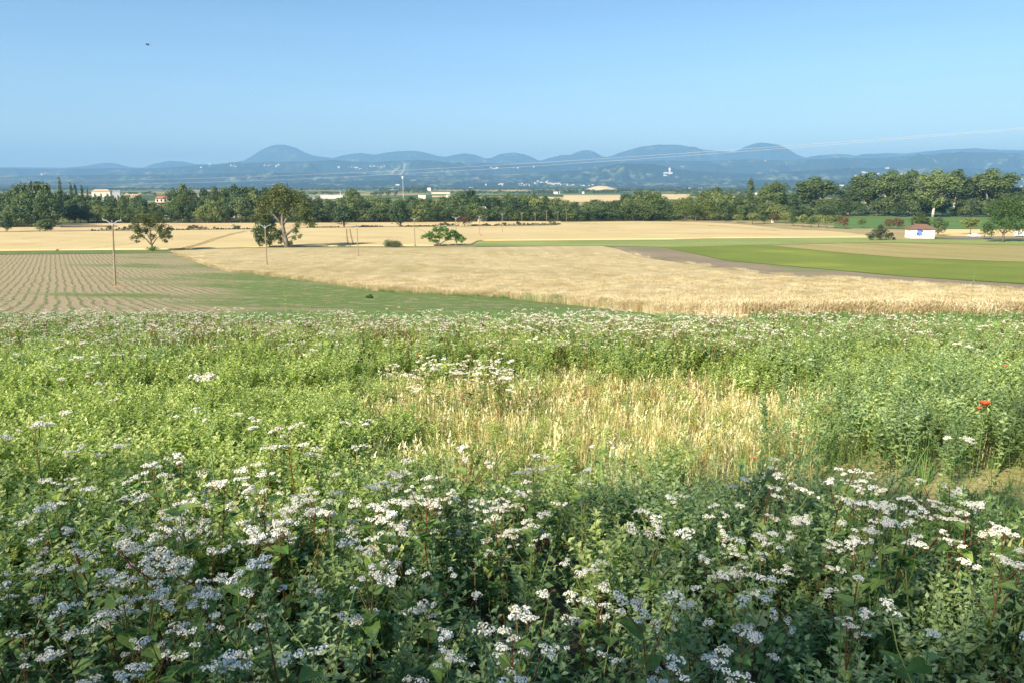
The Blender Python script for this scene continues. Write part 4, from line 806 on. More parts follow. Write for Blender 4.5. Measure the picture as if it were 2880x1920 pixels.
# bird
bd = plain('dark_feathers', (.03, .04, .05), .8)
bo = thing('bird', 'small dark bird flying high on the left of the sky', 'bird', (float(side(415, 127))*70, 70, EYE + float(slope(127))*70), R(-12)); bo.rotation_euler = (R(8), R(14), R(-8))
m_ = MB(); m_.tube([(-.17,0,0), (-.13,0,.01), (-.04,0,.015), (.05,0,.01), (.14,0,0), (.22,0,-.005)], [.012, .035, .05, .042, .02, .006], 8); m_.obj('body', bd, bo, smooth=True)
m_ = MB(); m_.add([(.2,-.03,0), (.2,.03,0), (.3,.05,0), (.3,-.05,0), (.2,-.03,-.008), (.2,.03,-.008), (.3,.05,-.008), (.3,-.05,-.008)], [(0,1,2,3), (7,6,5,4), (0,4,5,1), (2,6,7,3)]); m_.obj('tail', bd, bo)
for s in (-1, 1):
    m_ = MB(); m_.add([(-.1,s*.02,.02), (.06,s*.02,.02), (.03,s*.16,.11), (-.07,s*.16,.11), (.02,s*.34,.16), (-.1,s*.02,.008), (.06,s*.02,.008), (.03,s*.16,.098), (-.07,s*.16,.098)], [(0,1,2,3), (3,2,4), (8,7,6,5), (4,7,8), (0,3,8,5), (1,6,7,2)]); m_.obj('wing', bd, bo)

# ------------------------------------------------------------------ vegetation of the nearer fields
def proj(x, y, z):
    z = np.asarray(z, float) - EYE; f = y*CP - z*SP; up = y*SP + z*CP
    return 1440 + F*x/f, 960 - F*up/f
buck = leafmat('buckwheat_leaves', (.09, .18, .045), (.18, .30, .075), (.30, .42, .12), trans=.38, scale=3, rnd=.9)
def petal_mat():
    m, t, o = nm('white_petals'); g = G(t); r = g.n('ObjectInfo').outputs['Random']
    f = g.noise(g.pos(), 140, 2); c = g.ramp(g.math('ADD', g.math('MULTIPLY', f, .8), g.math('MULTIPLY', r, .45)), [(.30, (.50, .36, .26)), (.40, (.66, .62, .48)), (.56, (.84, .83, .74)), (.8, (.92, .90, .83))])
    t.links.new(g.bsdf(c, .7, .15, trans=.16, tcol=(.85, .86, .78)), o.inputs[0]); return m
petal = petal_mat()
stemred = leafmat('reddish_stems', (.14, .05, .025), (.19, .14, .05), (.20, .26, .08), trans=.05, scale=6, rnd=1.0)
stemgreen = plain('green_stem', (.14, .22, .06), .6, .3, .2, 9)
goosegrey = leafmat('mealy_leaves', (.21, .30, .13), (.32, .43, .19), (.46, .56, .28), trans=.38, rough=.45, spec=.5, scale=2.2, rnd=.7, tint=(1.0, 1.25, .55))
gooselush = leafmat('lush_leaves', (.29, .37, .10), (.46, .54, .18), (.62, .67, .30), trans=.46, rough=.45, spec=.5, scale=1.6, rnd=.7)
straw = leafmat('straw', (.50, .44, .19), (.72, .66, .34), (.84, .80, .52), trans=.3, scale=2.5, rnd=.8, tint=(1.1, 1.0, .7))
yellowing = leafmat('yellowing_leaves', (.26, .36, .07), (.46, .50, .13), (.62, .58, .22), trans=.4, scale=4, rnd=1.0, tint=(1.1, 1.05, .5))
rusty = leafmat('rusty_stalks', (.22, .08, .03), (.36, .17, .07), (.45, .30, .14), trans=.15, scale=4, rnd=.9, tint=(1.2, .9, .5))
grassm = leafmat('grass_blades', (.09, .19, .06), (.16, .28, .09), (.25, .36, .13), trans=.35, scale=3, rnd=.7)
orange = plain('withered_orange_leaf', (.55, .30, .08), .7, .2, .3, 40)
wheatst = leafmat('wheat_stalks', (.38, .30, .155), (.58, .485, .29), (.72, .64, .44), trans=.2, scale=.5, rnd=.7, tint=(1.1, 1.0, .6))

def rotm(rz=0, tilt=0, az=0):
    return Matrix.Rotation(az, 3, 'Z') @ Matrix.Rotation(tilt, 3, 'Y') @ Matrix.Rotation(rz, 3, 'Z')
def leaf_shape(kind='heart'):
    """one unit long leaf lying along +x, folded on its midrib"""
    if kind == 'heart': pts = [(0,0,0),(-.12,.22,.02),(.05,.42,.05),(.35,.38,.06),(.7,.2,.03),(1,0,-.08),(.7,-.2,.03),(.35,-.38,.06),(.05,-.42,.05),(-.12,-.22,.02),(.3,0,-.03),(.65,0,-.04)]; f = [(0,1,2,10),(10,2,3),(10,3,4,11),(11,4,5),(11,5,6),(10,11,6,7),(10,7,8),(0,10,8,9)]
    else: pts = [(0,0,0),(.38,.3,.05),(1,0,-.04),(.38,-.3,.05),(.42,0,-.02)]; f = [(0,4,1),(4,2,1),(0,3,4),(4,3,2)]
    return np.array(pts, float), f
LH, LHF = leaf_shape('heart'); LR, LRF = leaf_shape('r')
def put_leaf(mb, p, az, el, L, m=0, kind='r', roll=0.0, wd=1.0):
    V, f = (LH, LHF) if kind == 'heart' else (LR, LRF)
    M = np.array(Matrix.Rotation(az, 3, 'Z') @ Matrix.Rotation(-el, 3, 'Y') @ Matrix.Rotation(roll, 3, 'X')); V = V * np.array([L, L*wd, L]); mb.add(V @ M.T + np.asarray(p), f, m)
def blade(mb, p, az, h, w, bend, m=0, seg=2, tip=.15):
    d = np.array([math.cos(az), math.sin(az), 0]); s = np.array([-math.sin(az), math.cos(az), 0]); V = []; k = seg
    for i in range(k+1):
        t = i/k; c = np.asarray(p) + d*bend*h*t*t + np.array([0,0,h*t*(1-.25*abs(bend)*t)]); ww = w*(1-(1-tip)*t)/2; V += [c - s*ww, c + s*ww]
    mb.add(V, [(2*i, 2*i+1, 2*i+3, 2*i+2) for i in range(k)], m)
def floret(mb, p, nrm, r, m, r_):
    n = np.asarray(nrm, float); n /= np.linalg.norm(n); a = np.cross(n, r_.normal(size=3)); a /= np.linalg.norm(a); b = np.cross(n, a)
    ph = r_.random()*6; V = [np.asarray(p) - n*r*.35]
    for k in range(5):
        t = ph + 2*math.pi*k/5; V.append(np.asarray(p) + r*(a*math.cos(t) + b*math.sin(t)) + n*r*.25)
    mb.add(V, [(0, 1+k, 1+(k+1) % 5) for k in range(5)], m)
def cluster(mb, r_, R0=.012, n=15, m=0, o=(0,0,0), fr=.0042):
    """a lump of small white flowers on a short stalk end"""
    for i in range(n):
        d = r_.normal(size=3); d[2] = abs(d[2])*1.0 - .15; d /= np.linalg.norm(d)
        floret(mb, np.asarray(o) + d*R0*np.array([1.25, 1.25, .85])*r_.uniform(.75, 1.1), d + r_.normal(size=3)*.35, fr*r_.uniform(.8, 1.25), m, r_)
# shared meshes of the individually built plants
CL = []
for i in range(6):
    r_ = np.random.default_rng(200+i); mb = MB(); k = 1 + i % 3
    for j in range(k + 1): cluster(mb, r_, r_.uniform(.009, .014), int(r_.integers(11, 18)), 0, (r_.normal()*.012, r_.normal()*.012, .006*r_.random()))
    CL.append(mb.mesh('flower_cluster', petal))
LF = []
for i in range(3):
    mb = MB(); put_leaf(mb, (0,0,0), 0, .1 - .15*i, 1, 0, 'heart', roll=(i-1)*.25); LF.append(mb.mesh('leaf', [buck, orange, yellowing][0] if i < 3 else orange))
mb = MB(); put_leaf(mb, (0,0,0), 0, -.4, 1, 0, 'heart', roll=.3); LFO = mb.mesh('leaf', yellowing)
def buck_layout(r_, H):
    """stem chains, leaves (pos, az, el, L), clusters (pos, size)"""
    stems, leaves, cl = [], [], []
    lean = r_.normal(0, .09, 2); top = np.array([lean[0]*H, lean[1]*H, H]); main = [np.array([0,0,0.]), np.array([lean[0]*H*.2 + r_.normal()*.01, lean[1]*H*.2, H*.4]), np.array([lean[0]*H*.6, lean[1]*H*.6 + r_.normal()*.01, H*.75]), top]
    stems.append((main, [.0042, .0035, .0026, .0016]))
    H_ = H
    def along_(t): i = min(2, int(t*3)); q = t*3 - i; return main[i]*(1-q) + main[i+1]*q
    nb = int(r_.integers(2, 5)); az = r_.random()*6.28
    tips = [top]
    for b in range(nb):
        t = r_.uniform(.42, .86); s0 = along_(t); az += 2.4; L = H*(1-t)*r_.uniform(.45, 1.12) + .04
        e = s0 + np.array([math.cos(az)*L*.45, math.sin(az)*L*.45, L*.88]); e[2] = min(e[2], H*1.02); mid = (s0+e)/2 + np.array([math.cos(az), math.sin(az), 0])*L*.08
        stems.append(([s0, mid, e], [.0024, .002, .0012])); tips.append(e)
        leaves.append((s0, az, .3, r_.uniform(.035, .065)))
    for e in tips:
        for k in range(int(r_.integers(2, 5))):
            a2 = r_.random()*6.28; rr = r_.uniform(.012, .04) * (k > 0); p = e + np.array([math.cos(a2)*rr, math.sin(a2)*rr, -rr*.25]); cl.append((p, r_.uniform(.45, .85)))
            if k: stems.append(([e - np.array([0,0,.03]), p], [.001, .0008]))
    for k in range(int(r_.integers(4, 7))): leaves.append((along_(r_.uniform(.25, .9)), r_.random()*6.28, r_.uniform(-.3, .5), r_.uniform(.03, .07)))
    return stems, leaves, cl
def buck_joined(seed, H):
    r_ = np.random.default_rng(seed); st, lv, cl = buck_layout(r_, H); mb = MB()
    for P, rd in st: mb.tube(P, [q*1.1 for q in rd], 3, 0, cap=False)
    for p, a, e, L in lv: put_leaf(mb, p, a, e, L, 1, 'heart', roll=r_.normal()*.3)
    for p, s in cl:
        cluster(mb, r_, .010*s, 8, 2, p, .0040*s)
    return mb
def goose(seed, H, br, nl, L0, bushy=.09):
    r_ = np.random.default_rng(seed); mb = MB()
    def shoot(p0, p1, n, L):
        mb.tube([p0, (np.asarray(p0)+p1)/2 + r_.normal(size=3)*.006, p1], [.003, .0022, .0012], 3, 0, cap=False); a = r_.random()*6
        for i in range(n):
            t = .15 + .85*(i/n)**.8; a += 2.4; p = np.asarray(p0)*(1-t) + np.asarray(p1)*t
            put_leaf(mb, p, a, .08 + .62*t*t + r_.normal()*.25, L*(1.15 - .55*t)*r_.uniform(.75, 1.2), 1, 'r', r_.normal()*.3, r_.uniform(.8, 1.15))
    top = np.array([r_.normal()*.03, r_.normal()*.03, H]); shoot(np.zeros(3), top, nl, L0)
    for b in range(br):
        t = r_.uniform(.2, .7); az = r_.random()*6.28; s0 = top*t; L = H*(1-t)*r_.uniform(.6, .95); shoot(s0, s0 + np.array([math.cos(az)*bushy*(1+r_.random()), math.sin(az)*bushy*(1+r_.random()), L]), int(nl*.55), L0*.85)
    return mb
def tuft(seed, n, h, w, spread, bend, m=0, ear=0.0, seg=2):
    r_ = np.random.default_rng(seed); mb = MB()
    for i in range(n):
        p = np.array([r_.normal()*spread, r_.normal()*spread, 0]); a = r_.random()*6.28; hh = h*r_.uniform(.55, 1.15); bd_ = abs(r_.normal())*bend; blade(mb, p, a, hh, w*r_.uniform(.7, 1.2), bd_, m, seg, .25)
        if ear:
            q = p + np.array([math.cos(a), math.sin(a), 0])*bd_*hh + np.array([0,0,hh*(1-.25*bd_)]); blade(mb, q - np.array([0,0,.01]), a, ear, w*2.4, .5 + bd_, m, 2, .3)
    return mb
def wheat_patch(seed, n=110, size=.62, h=.80, w=.016):
    r_ = np.random.default_rng(seed); mb = MB()
    for i in range(n):
        p = np.array([r_.uniform(-size, size), r_.uniform(-size, size), 0]); a = r_.random()*6.28; hh = h*r_.uniform(.82, 1.12)
        blade(mb, p, a, hh, w*.6, .10, 0, 1, .7); q = p + np.array([math.cos(a), math.sin(a), 0])*.10*hh + np.array([0,0,hh*.97]); blade(mb, q, a, .11, w, .9, 1, 1, .5)
    return mb

def scatter(name, protos, mats, P, rz, scl, tilt=None, pk=None, label=None):
    """one 'stuff' object: its mesh holds the few plants and the bare points where geometry nodes sets copies of them"""
    V, f, mi, pid = [], [], [], []; n = 0
    for k, mb in enumerate(protos):
        v = np.concatenate(mb.v); V.append(v); f += [tuple(i + n for i in q) for q in mb.f]; mi += mb.m; pid.append(np.full(len(v), k)); n += len(v)
    N = len(P); V.append(np.asarray(P, float)); pid.append(np.full(N, -1)); V = np.concatenate(V); pid = np.concatenate(pid).astype(np.int32)
    me = bpy.data.meshes.new(name); me.from_pydata(V.tolist(), [], f); me.polygons.foreach_set('material_index', mi)
    for m in mats: me.materials.append(m)
    T = len(V); pad = lambda a, d: np.concatenate([np.zeros((T - N, d)), np.asarray(a, float).reshape(N, d)]).ravel()
    tilt = np.zeros((N, 2)) if tilt is None else tilt; scl = np.asarray(scl, float); scl = np.repeat(scl[:, None], 3, 1) if scl.ndim == 1 else scl
    at = me.attributes.new('pid', 'INT', 'POINT'); at.data.foreach_set('value', pid)
    at = me.attributes.new('pick', 'INT', 'POINT'); at.data.foreach_set('value', np.concatenate([np.zeros(T-N), (pk if pk is not None else np.random.default_rng(N).integers(0, len(protos), N))]).astype(np.int32))
    at = me.attributes.new('turn', 'FLOAT_VECTOR', 'POINT'); at.data.foreach_set('vector', pad(np.column_stack([tilt, rz]), 3))
    at = me.attributes.new('size', 'FLOAT_VECTOR', 'POINT'); at.data.foreach_set('vector', pad(scl, 3))
    o = link(name, me, None, kind='stuff', label=label)
    ng = bpy.data.node_groups.new(name, 'GeometryNodeTree'); ng.interface.new_socket('Geometry', in_out='INPUT', socket_type='NodeSocketGeometry'); ng.interface.new_socket('Geometry', in_out='OUTPUT', socket_type='NodeSocketGeometry')
    N_ = ng.nodes; Lk = ng.links.new; gi = N_.new('NodeGroupInput'); go = N_.new('NodeGroupOutput')
    def attr(nm_, ty):
        a = N_.new('GeometryNodeInputNamedAttribute'); a.data_type = ty; a.inputs[0].default_value = nm_; return a.outputs[0]
    pidn = attr('pid', 'INT')
    def sep(k):
        c = N_.new('FunctionNodeCompare'); c.data_type = 'INT'; c.operation = 'EQUAL'; Lk(pidn, c.inputs[2]); c.inputs[3].default_value = k
        s = N_.new('GeometryNodeSeparateGeometry'); s.domain = 'POINT'; Lk(gi.outputs[0], s.inputs[0]); Lk(c.outputs[0], s.inputs[1]); return s.outputs[0]
    pts = sep(-1); g2 = N_.new('GeometryNodeGeometryToInstance')
    for k in range(len(protos)): Lk(sep(k), g2.inputs[0])
    er = N_.new('FunctionNodeEulerToRotation'); Lk(attr('turn', 'FLOAT_VECTOR'), er.inputs[0])
    ip = N_.new('GeometryNodeInstanceOnPoints'); Lk(pts, ip.inputs['Points']); Lk(g2.outputs[0], ip.inputs['Instance']); ip.inputs['Pick Instance'].default_value = True
    Lk(attr('pick', 'INT'), ip.inputs['Instance Index']); Lk(er.outputs[0], ip.inputs['Rotation']); Lk(attr('size', 'FLOAT_VECTOR'), ip.inputs['Scale']); Lk(ip.outputs[0], go.inputs[0])
    md = o.modifiers.new('plants', 'NODES'); md.node_group = ng; return o
RS = np.random.default_rng(77)
def sample(y0, y1, dens, n, amax=.86, extra=1.2):
    """points on the near field; dens(u, y, noise) in plants per square metre, n = highest density"""
    area = amax*(y1**2 - y0**2) + 2*extra*(y1-y0); N = int(area*n); y = np.sqrt(RS.random(N)*(y1**2-y0**2) + y0**2); x = RS.uniform(-1, 1, N)*(amax*y + extra)
    u = 1440 + F*x/np.maximum(y, .3); k = RS.random(N)*n < dens(u, y, fbm(x*.9, y*.9, 50, 3)); return x[k], y[k]
def pl(x, y, z0=0.0): return np.column_stack([x, y, gz(x, y) + z0])
S = lambda v, a, b: np.clip((v-a)/(b-a), 0, 1)

# --- buckwheat
def straw_zone(u, y):
    x = (u - 1440)/F*y; q = fbm(x*1.3, y*1.3, 91, 3) - .5; u = u + 900*q; y = y + 2.2*(fbm(x*1.1, y*1.1, 95, 3) - .5)
    return S(u, 760, 1000)*S(-u, -2400, -2050)*S(y, 4.8, 5.6)*S(-y, -9.9, -9.1)
def d_buck(u, y, n):
    front = S(-y, -3.7, -3.0)*(36 - 12*S(u, 1500, 2000))*(.6 + .9*S(n, .35, .6)); front = front*(1 - .85*S(u, 2500, 2750)*S(-y, -2.5, -2.1)*S(y, 1.5, 1.7))
    mid = S(y, 3.0, 3.5)*S(-y, -5.4, -4.6)*(2.5*S(-u, -900, -300) + 1.0)
    left = 3*S(-u, -420, -150)*S(y, 5, 6)
    far = S(y, 8.4, 10.0)*(19*S(n, .34, .56) + 4)*(1 - .5*S(u, 1900, 2300)) + 4*S(y, 7.0, 8.5)*S(n, .5, .62)*(1 - straw_zone(u, y))
    return np.maximum(front + mid, left) + far
bx, by = sample(1.25, 14.2, d_buck, 54)
dark = (RS.random(260)*2-1, RS.random(260)*2-1)              # the taller dark clump in the middle
dx, dy = .02*6.9*0 - .55 + dark[0]*.62, 7.15 + dark[1]*.45; bx = np.concatenate([bx, dx[:38]]); by = np.concatenate([by, dy[:38]])
order = np.argsort(by); bx, by = bx[order], by[order]
near = (by < 9) & (np.abs(bx) < .70*by + .1); NI = 290
idx = np.nonzero(near)[0][:NI]; mask = np.ones(len(bx), bool); mask[idx] = False
LAY = [buck_layout(np.random.default_rng(300+i), .66) for i in range(12)]; STM = []
for st, lv, cl in LAY:
    mb = MB()
    for P, rd in st: mb.tube(P, rd, 4, 0, cap=False)
    STM.append(mb.mesh('stem', stemred, True))
BG = 'white flowering buckwheat in the foreground'
def blabel(u, y, look):
    k = int(np.clip((u - 0) // 360, 0, 7)); hz_ = ['at the left edge', 'well left', 'left below the field tree', 'just left of the middle', 'just right of the middle', 'right below the straw', 'well right', 'at the right edge'][k]
    ds = 'bottom edge row' if y < 1.65 else 'second row up' if y < 2.0 else 'lower shaded band' if y < 2.5 else 'upper shaded band' if y < 3.2 else 'back of the shade' if y < 4.2 else 'in the sunlit weeds'
    return f'{look} white heads, {ds}, {hz_}'
for j, i in enumerate(idx):
    k = j % 12; st, lv, cl = LAY[k]; x, y = float(bx[i]), float(by[i]); s = float(RS.uniform(.74, 1.12)) * (1.0 if y < 3.5 else .98)
    if 3.4 < y < 4.6 and x < -2.2 and j % 3 == 0: s *= 1.25
    o = thing('buckwheat_plant', blabel(1440 + F*x/y, y, ('tall buckwheat, ' if s > 1.05 else 'short buckwheat, ' if s < .88 else 'buckwheat, ') + ('many' if len(cl) > 9 else 'few' if len(cl) < 6 else 'several')), 'buckwheat', (x, y, float(gz(x, y))), float(RS.random()*6.28), BG, s); o.rotation_euler[0] = float(RS.normal()*.06); o.rotation_euler[1] = float(RS.normal()*.06)
    link('stem', STM[k], o)
    for q, (p, a, e, L) in enumerate(lv):
        c = link('leaf', LFO if (j + q) % 17 == 0 else LF[(j+q) % 3], o, tuple(p), None, L*1.1); c.rotation_euler = (0, -e, a)
    for q, (p, sc) in enumerate(cl): link('flower_cluster', CL[(j*3+q) % 6], o, tuple(p), float((j+q)*1.7 % 6.28), sc)
rx, ry = bx[mask], by[mask]; n_ = len(rx)
BP = [buck_joined(400+i, .62) for i in range(7)]
scatter('buckwheat_field', BP, [stemred, buck, petal], pl(rx, ry), RS.random(n_)*6.28, RS.uniform(.8, 1.2, n_)*(1 + .12*S(ry, 8, 11)), RS.normal(0, .07, (n_, 2)), label='mass of white flowering buckwheat across the near field')
# --- goosefoot: grey green in the shade, lush yellow green on the left
def d_lush(u, y, n): return (70*S(-u, -1250, -850)*S(y, 2.6, 3.4)*S(-y, -7.4, -6.4) + 42*S(y, 5.6, 7)*S(-y, -14.3, -13.6)*(1 - straw_zone(u, y))*(.5 + 1.0*S(n, .4, .6)) + 5*straw_zone(u, y)*S(n, .45, .6) + 8*S(y, 2.8, 3.3)*(u < 2000))*(1 - .0*n)
gx, gy = sample(2.4, 14.3, d_lush, 74); n_ = len(gx); u_ = 1440 + F*gx/gy
GL = [goose(500+i, .44, 5, 30, .056) for i in range(4)] + [goose(510+i, .5, 7, 26, .050, .12) for i in range(3)]
hs_ = RS.uniform(.75, 1.15, n_)*np.where(gy > 7.5, 1.15, 1.0)*(1 - .45*straw_zone(u_, gy))
scatter('lush_goosefoot', GL, [stemgreen, gooselush], pl(gx, gy), RS.random(n_)*6.28, hs_, RS.normal(0, .08, (n_, 2)), label='lush yellow green leafy goosefoot filling the field')
def d_grey(u, y, n):
    f = 62*S(-y, -4.3, -3.7)*(.45 + 1.0*S(n, .35, .55))*(.5 + .5*S(u, 1100, 1500))*(1 - .75*S(u, 2560, 2760)*S(-y, -2.4, -2.1)*S(y, 1.5, 1.7))*(1 - .8*S(u, 2350, 2600)*S(y, 2.6, 3.0))
    r = 30*S(u, 2050, 2400)*S(y, 4.6, 5.4)*(.5 + .8*S(n, .4, .6)) + 16*S(y, 7, 8.5)*S(n, .42, .6)
    return f + r*(1 - straw_zone(u, y))
gx, gy = sample(1.3, 14.3, d_grey, 66); n_ = len(gx)
GG = [goose(520+i, .40, 4, 30, .048, .08) for i in range(4)] + [goose(530+i, .52, 6, 28, .042, .10) for i in range(3)]
scatter('grey_goosefoot', GG, [stemgreen, goosegrey], pl(gx, gy), RS.random(n_)*6.28, RS.uniform(.75, 1.2, n_)*(1 + .25*S(gy, 4.5, 6)), RS.normal(0, .07, (n_, 2)), label='grey green mealy leaved goosefoot between the flowers')
# --- straw stubble patch, yellowing weeds, rusty stalks
def d_straw(u, y, n): return 105*straw_zone(u, y) + 26*S(u, 1950, 2250)*S(y, 2.9, 3.4)*S(-y, -4.9, -4.2) + 16*S(y, 5.5, 7)*S(-y, -13, -12)
gx, gy = sample(2.8, 13.5, d_straw, 122); n_ = len(gx)
scatter('straw_stubble', [tuft(540+i, 9, .25, .0065, .025, .2, 0, .045*(i % 2)) for i in range(5)], [straw], pl(gx, gy), RS.random(n_)*6.28, np.column_stack([np.ones(n_), np.ones(n_), RS.uniform(.5, 1.15, n_)]), RS.normal(0, .07, (n_, 2)), label='pale dry straw stalks in the sunlit gap of the field')
def d_yel(u, y, n): return 50*straw_zone(u, y)*(.5 + S(n, .4, .6)) + 16*S(y, 5, 6)*S(-y, -9, -8)*S(u, 500, 900)*(.2 + S(n, .4, .6)) + 3*S(y, 3, 5)
gx, gy = sample(3.0, 10.2, d_yel, 75); n_ = len(gx)
scatter('yellowing_weeds', [goose(550+i, .24, 1, 14, .03, .05) for i in range(4)], [stemgreen, yellowing], pl(gx, gy), RS.random(n_)*6.28, RS.uniform(.7, 1.25, n_), RS.normal(0, .1, (n_, 2)), label='small yellowing weeds among the straw')
def d_rust(u, y, n): return 45*S(u, 1500, 1650)*S(-u, -2150, -1950)*S(y, 7.4, 8.0)*S(-y, -9.6, -9.0) + 1.6*S(y, 5, 6) + 6*S(u, 2300, 2450)*S(-u, -2750, -2600)*S(-y, -2.4, -2.1)
gx, gy = sample(1.4, 12, d_rust, 50); n_ = len(gx)
scatter('rusty_weeds', [tuft(560+i, 6, .30, .006, .03, .35) for i in range(2)] + [goose(563+i, .30, 2, 10, .02, .06) for i in range(2)], [rusty, rusty], pl(gx, gy), RS.random(n_)*6.28, RS.uniform(.6, 1.1, n_), label='rust brown dried stalks behind the straw')
# --- grass
def d_gr(u, y, n): return 70*S(u, 2380, 2620)*S(y, 2.2, 2.6)*S(-y, -4.0, -3.5) + 5*S(-y, -5, -4) + 24*S(y, 4, 5)*(1 - .88*straw_zone(u, y)) + 30*S(u, 1700, 2050)*S(y, 3.1, 3.5)*S(-y, -4.8, -4.2)
gx, gy = sample(1.3, 14, d_gr, 75); n_ = len(gx)
scatter('tall_grass', [tuft(570+i, 9, .42, .0065, .03, .55, 0, 0, 4) for i in range(4)], [grassm], pl(gx, gy), RS.random(n_)*6.28, RS.uniform(.6, 1.15, n_), label='fine green grass growing through the weeds')
def d_low(u, y, n): return 60*S(-y, -5, -4.4)
gx, gy = sample(1.2, 5, d_low, 60); n_ = len(gx)
scatter('low_seedlings', [goose(580+i, .17, 2, 10, .05, .07) for i in range(3)], [stemgreen, grassm], pl(gx, gy), RS.random(n_)*6.28, RS.uniform(.7, 1.4, n_), label='low green seedlings on the soil under the flowers')
# broad grass blades crossing the flowers
for i, (u, y, h, lb) in enumerate([(2025, 1.75, .62, 'dark strappy grass clump among the flowers at the bottom, right of the middle'), (1150, 1.65, .45, 'short strappy grass clump at the bottom edge, left of the middle')]):
    x = (u-1440)/F*y; o = thing('grass_clump', lb, 'grass clump', (x, y, float(gz(x, y)))); r_ = np.random.default_rng(i)
    for j in range(7): mb = MB(); blade(mb, (r_.normal()*.01, r_.normal()*.01, 0), r_.random()*6.28, h*r_.uniform(.7, 1.1), .013, r_.uniform(.1, .5), 0, 5, .1); mb.obj('blade', grassm, o)
# poppies
pop = plain('poppy_red', (.80, .13, .05), .6, .2, .1, 20)
def poppy(u, y, h, s, label):
    x = (u-1440)/F*y; o = thing('poppy', label, 'poppy', (x, y, float(gz(x, y))), RS.random()*6, 'red poppies'); mb = MB(); mb.tube([(0,0,0), (.01,0,h*.5), (0,.01,h)], [.0018, .0015, .0012], 4); mb.obj('stem', stemgreen, o)
    for k in range(4):
        mb = MB(); a = k*math.pi/2; V = []
        for i in range(4):
            for j in range(5): t, q = i/3, (j-2)/2; rr = s*t; V.append((rr*math.cos(a + q*.85*(t*.4+.6)), rr*math.sin(a + q*.85*(t*.4+.6)), h + s*(.15 + .75*t*t) - .1*s*abs(q)))
        mb.add(V, [(i*5+j, i*5+j+1, i*5+j+6, i*5+j+5) for i in range(3) for j in range(4)]); mb.obj('petal', pop, o, smooth=True)
poppy(2822, 5.0, .66, .036, 'large orange red poppy near the right edge in the green weeds'); poppy(2808, 5.15, .6, .02, 'small half hidden poppy bud left of the large poppy')
poppy(1172, 8.0, .62, .024, 'small red poppy among yellow green weeds left of the straw'); poppy(990, 10.2, .72, .02, 'tiny poppy in the weeds under the far flowers'); poppy(2868, 7.4, .6, .02, 'small orange poppy at the right edge'); poppy(2160, 4.9, .3, .014, 'faded pink poppy low in the straw')
# tall weeds standing above the flowers
for i, (u, y, h, lb) in enumerate([(2745, 11.5, 1.55, 'tallest weed stalk above the far flowers at the right'), (2465, 11.0, 1.15, 'thin dark weed spike above the far flowers, right of the middle'), (795, 12.2, 1.25, 'pale slender weed spike above the far flowers on the left'), (865, 12.5, .95, 'shorter weed spike right of the pale slender one'), (925, 12.4, .85, 'small dark weed among the far flowers'), (2040, 4.3, .95, 'dark weed stem in front of the sunlit straw'), (545, 4.1, .98, 'single tall stalk with a white flower head in the lush weeds')]):
    x = (u-1440)/F*y; o = thing('tall_weed', lb, 'weed', (x, y, float(gz(x, y))), i*1.1); r_ = np.random.default_rng(600+i); mb = MB(); mb.tube([(0,0,0), (.01,.0,h*.5), (-.01,.01,h)], [.004, .003, .0015], 4, cap=False); mb.obj('stem', stemgreen, o)
    mb = MB()
    for k in range(int(34*h)): t = .25 + .75*k/(34*h); put_leaf(mb, (0, 0, h*t), k*2.4, .5, .055*(1.15-.8*t), 0, 'r')
    mb.obj('foliage', gooselush if i in (2, 3) else goosegrey, o)
    if i == 6:
        for k in range(5): link('flower_cluster', CL[k], o, (r_.normal()*.03, r_.normal()*.03, h + .01*k), k*1.1, 1.5)
# big single leaf plant in the left foreground
for i, (u, y, h, a) in enumerate([(2700, 1.95, .34, .4), (2660, 2.05, .42, 2.0), (440, 2.6, .74, .2)]):
    x = (u-1440)/F*y; o = thing('broad_leaved_weed', ['broad round leaf near the bare soil at the lower right', 'broad leaf pair left of the round one at the lower right', 'single dark broad leaf standing out over the flowers on the left'][i], 'weed', (x, y, float(gz(x, y))), a); mb = MB(); mb.tube([(0,0,0), (0,0,h)], [.003, .002], 4); mb.obj('stem', stemgreen, o)
    for k in range(2): mb = MB(); put_leaf(mb, (0, 0, h - .02*k), k*2.8, .1, .075, 0, 'heart'); mb.obj('leaf', buck, o)

# --- ears and stalks of the wheat, tufts on its margin, row weeds
def in_wheat(x, y, h=0.0):
    u, v = proj(x, y, gz(x, y) + h); return (v < SX(EDGE_L, u)) & (v > SX(WTOP, u) + 1.5) & (u > 489)
def field_pts(y0, y1, dn, test, amax=.9):
    N = int(amax*(y1**2-y0**2)*dn); y = np.sqrt(RS.random(N)*(y1**2-y0**2)+y0**2); x = RS.uniform(-amax, amax, N)*y; k = test(x, y); return x[k], y[k]
a_, b_ = field_pts(30, 62, 1.5, in_wheat); c_, d_ = field_pts(62, 110, .55, in_wheat); e_, f_ = field_pts(110, 200, .12, in_wheat); wx, wy = np.concatenate([a_, c_, e_]), np.concatenate([b_, d_, f_])
# a denser fringe right on the edge
us = np.linspace(489, 3300, 2600); ex, ey = unproj(us, SX(EDGE_L, us), 0.0); ex = ex + RS.normal(0, .12, len(ex)); ey = ey + RS.uniform(-.1, .5, len(ey)); wx = np.concatenate([wx, ex]); wy = np.concatenate([wy, ey]); n_ = len(wx)
sc = 1 + S(wy, 60, 140)*.5
scatter('wheat_ears', [wheat_patch(610+i, h=.62) for i in range(4)], [wheatst, wheatst], pl(wx, wy, -.02), RS.random(n_)*6.28, np.column_stack([sc, sc, RS.uniform(.88, 1.12, n_)*np.where(np.arange(n_) >= n_ - 2600, RS.uniform(.55, 1.0, n_), 1.0)]), label='standing stalks and ears of the golden wheat')
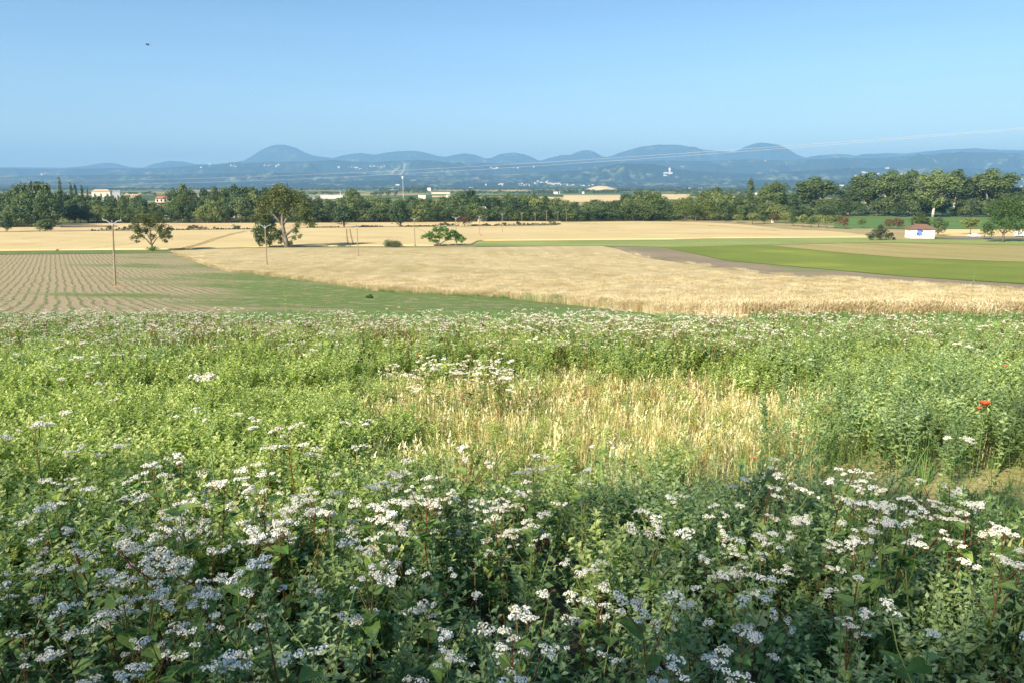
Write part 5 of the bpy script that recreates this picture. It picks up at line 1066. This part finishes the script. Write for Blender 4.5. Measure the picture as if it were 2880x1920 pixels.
# green margin in front of the wheat
us = RS.uniform(489, 3300, 5200); k = RS.random(len(us)) < (.75 + .9*S(us, 1400, 1500)*S(-us, -1760, -1640) + 1.0*S(us, 2300, 2380)*S(-us, -2520, -2430)); us = us[k]; mx, my = unproj(us, SX(EDGE_L, us), 0.0); my = my - np.abs(RS.normal(0, .55, len(my))) - .15; n_ = len(mx)
scatter('margin_grass', [tuft(620+i, 26, .42, .02, .13, .5, 0, 0, 2) for i in range(3)], [grassm], pl(mx, my), RS.random(n_)*6.28, np.column_stack([np.ones(n_), np.ones(n_), RS.uniform(.3, 1.0, n_)*(1 + .9*S(mx/my*F + 1440, 1420, 1480)*S(-mx/my*F - 1440, -1760, -1700)*(vnoise(mx*.35, my*.1, 4) > .5))]), label='tufts of dark green grass along the edge of the wheat')
def in_plough(x, y):
    u, v = proj(x, y, gz(x, y)); s_ = (x + .61*y)/math.sqrt(1+.61**2)/.98; fr = np.abs(s_ - np.floor(s_) - .5); e = (x + .42*y)/(.22*y+4)
    return (v > SX(us_c, u)) & (y > 14.5) & ((fr < .13) | (RS.random(len(x)) < .10 + .55*S(e, -.1, 1.0)))
a_, b_ = field_pts(14.5, 48, 2.6, in_plough, .95); c_, d_ = field_pts(48, 110, .9, in_plough, .95); px_, py_ = np.concatenate([a_, c_]), np.concatenate([b_, d_]); n_ = len(px_)
scatter('row_weeds', [tuft(630+i, 20, .13, .022, .11, .9, 0, 0, 1) for i in range(3)], [grassm], pl(px_, py_), RS.random(n_)*6.28, RS.uniform(.6, 1.3, n_), label='low green weeds in rows over the ploughed field')
def rough_t(x, y):
    u, v = proj(x, y, gz(x, y)); return (v > SX(EDGE_L, u) + 2) & (y > 14)
a_, b_ = field_pts(14.2, 40, 2.2, rough_t, .95); n_ = len(a_)
scatter('rough_grass', [tuft(640+i, 24, .22, .018, .16, .7, 0, 0, 2) for i in range(3)], [grassm], pl(a_, b_), RS.random(n_)*6.28, RS.uniform(.5, 1.2, n_), label='rough grass on the slope behind the far flowers')

# --- the trees behind the camera whose shade falls on the foreground
for i, (x, y, H, W) in enumerate([(-24.5, -20.2, 16.2, 11.0), (-20.8, -20.0, 17.2, 11.0), (-17.2, -19.8, 18.3, 11.0), (-13.6, -19.6, 18.5, 11.5), (-9.8, -19.4, 18.6, 11.5)]):
    tree('field_edge_tree', ['leftmost tree of the row behind the viewpoint', 'second tree of the row behind the viewpoint', 'third tree of the row behind the viewpoint', 'fourth tree of the row behind the viewpoint', 'last and tallest tree of the row behind the viewpoint'][i], 'tree', x, y, ['thin0', 'thin1', 'thin0', 'thin1', 'thin0'][i], H, W, 'trees shading the foreground', rz=i*1.9)
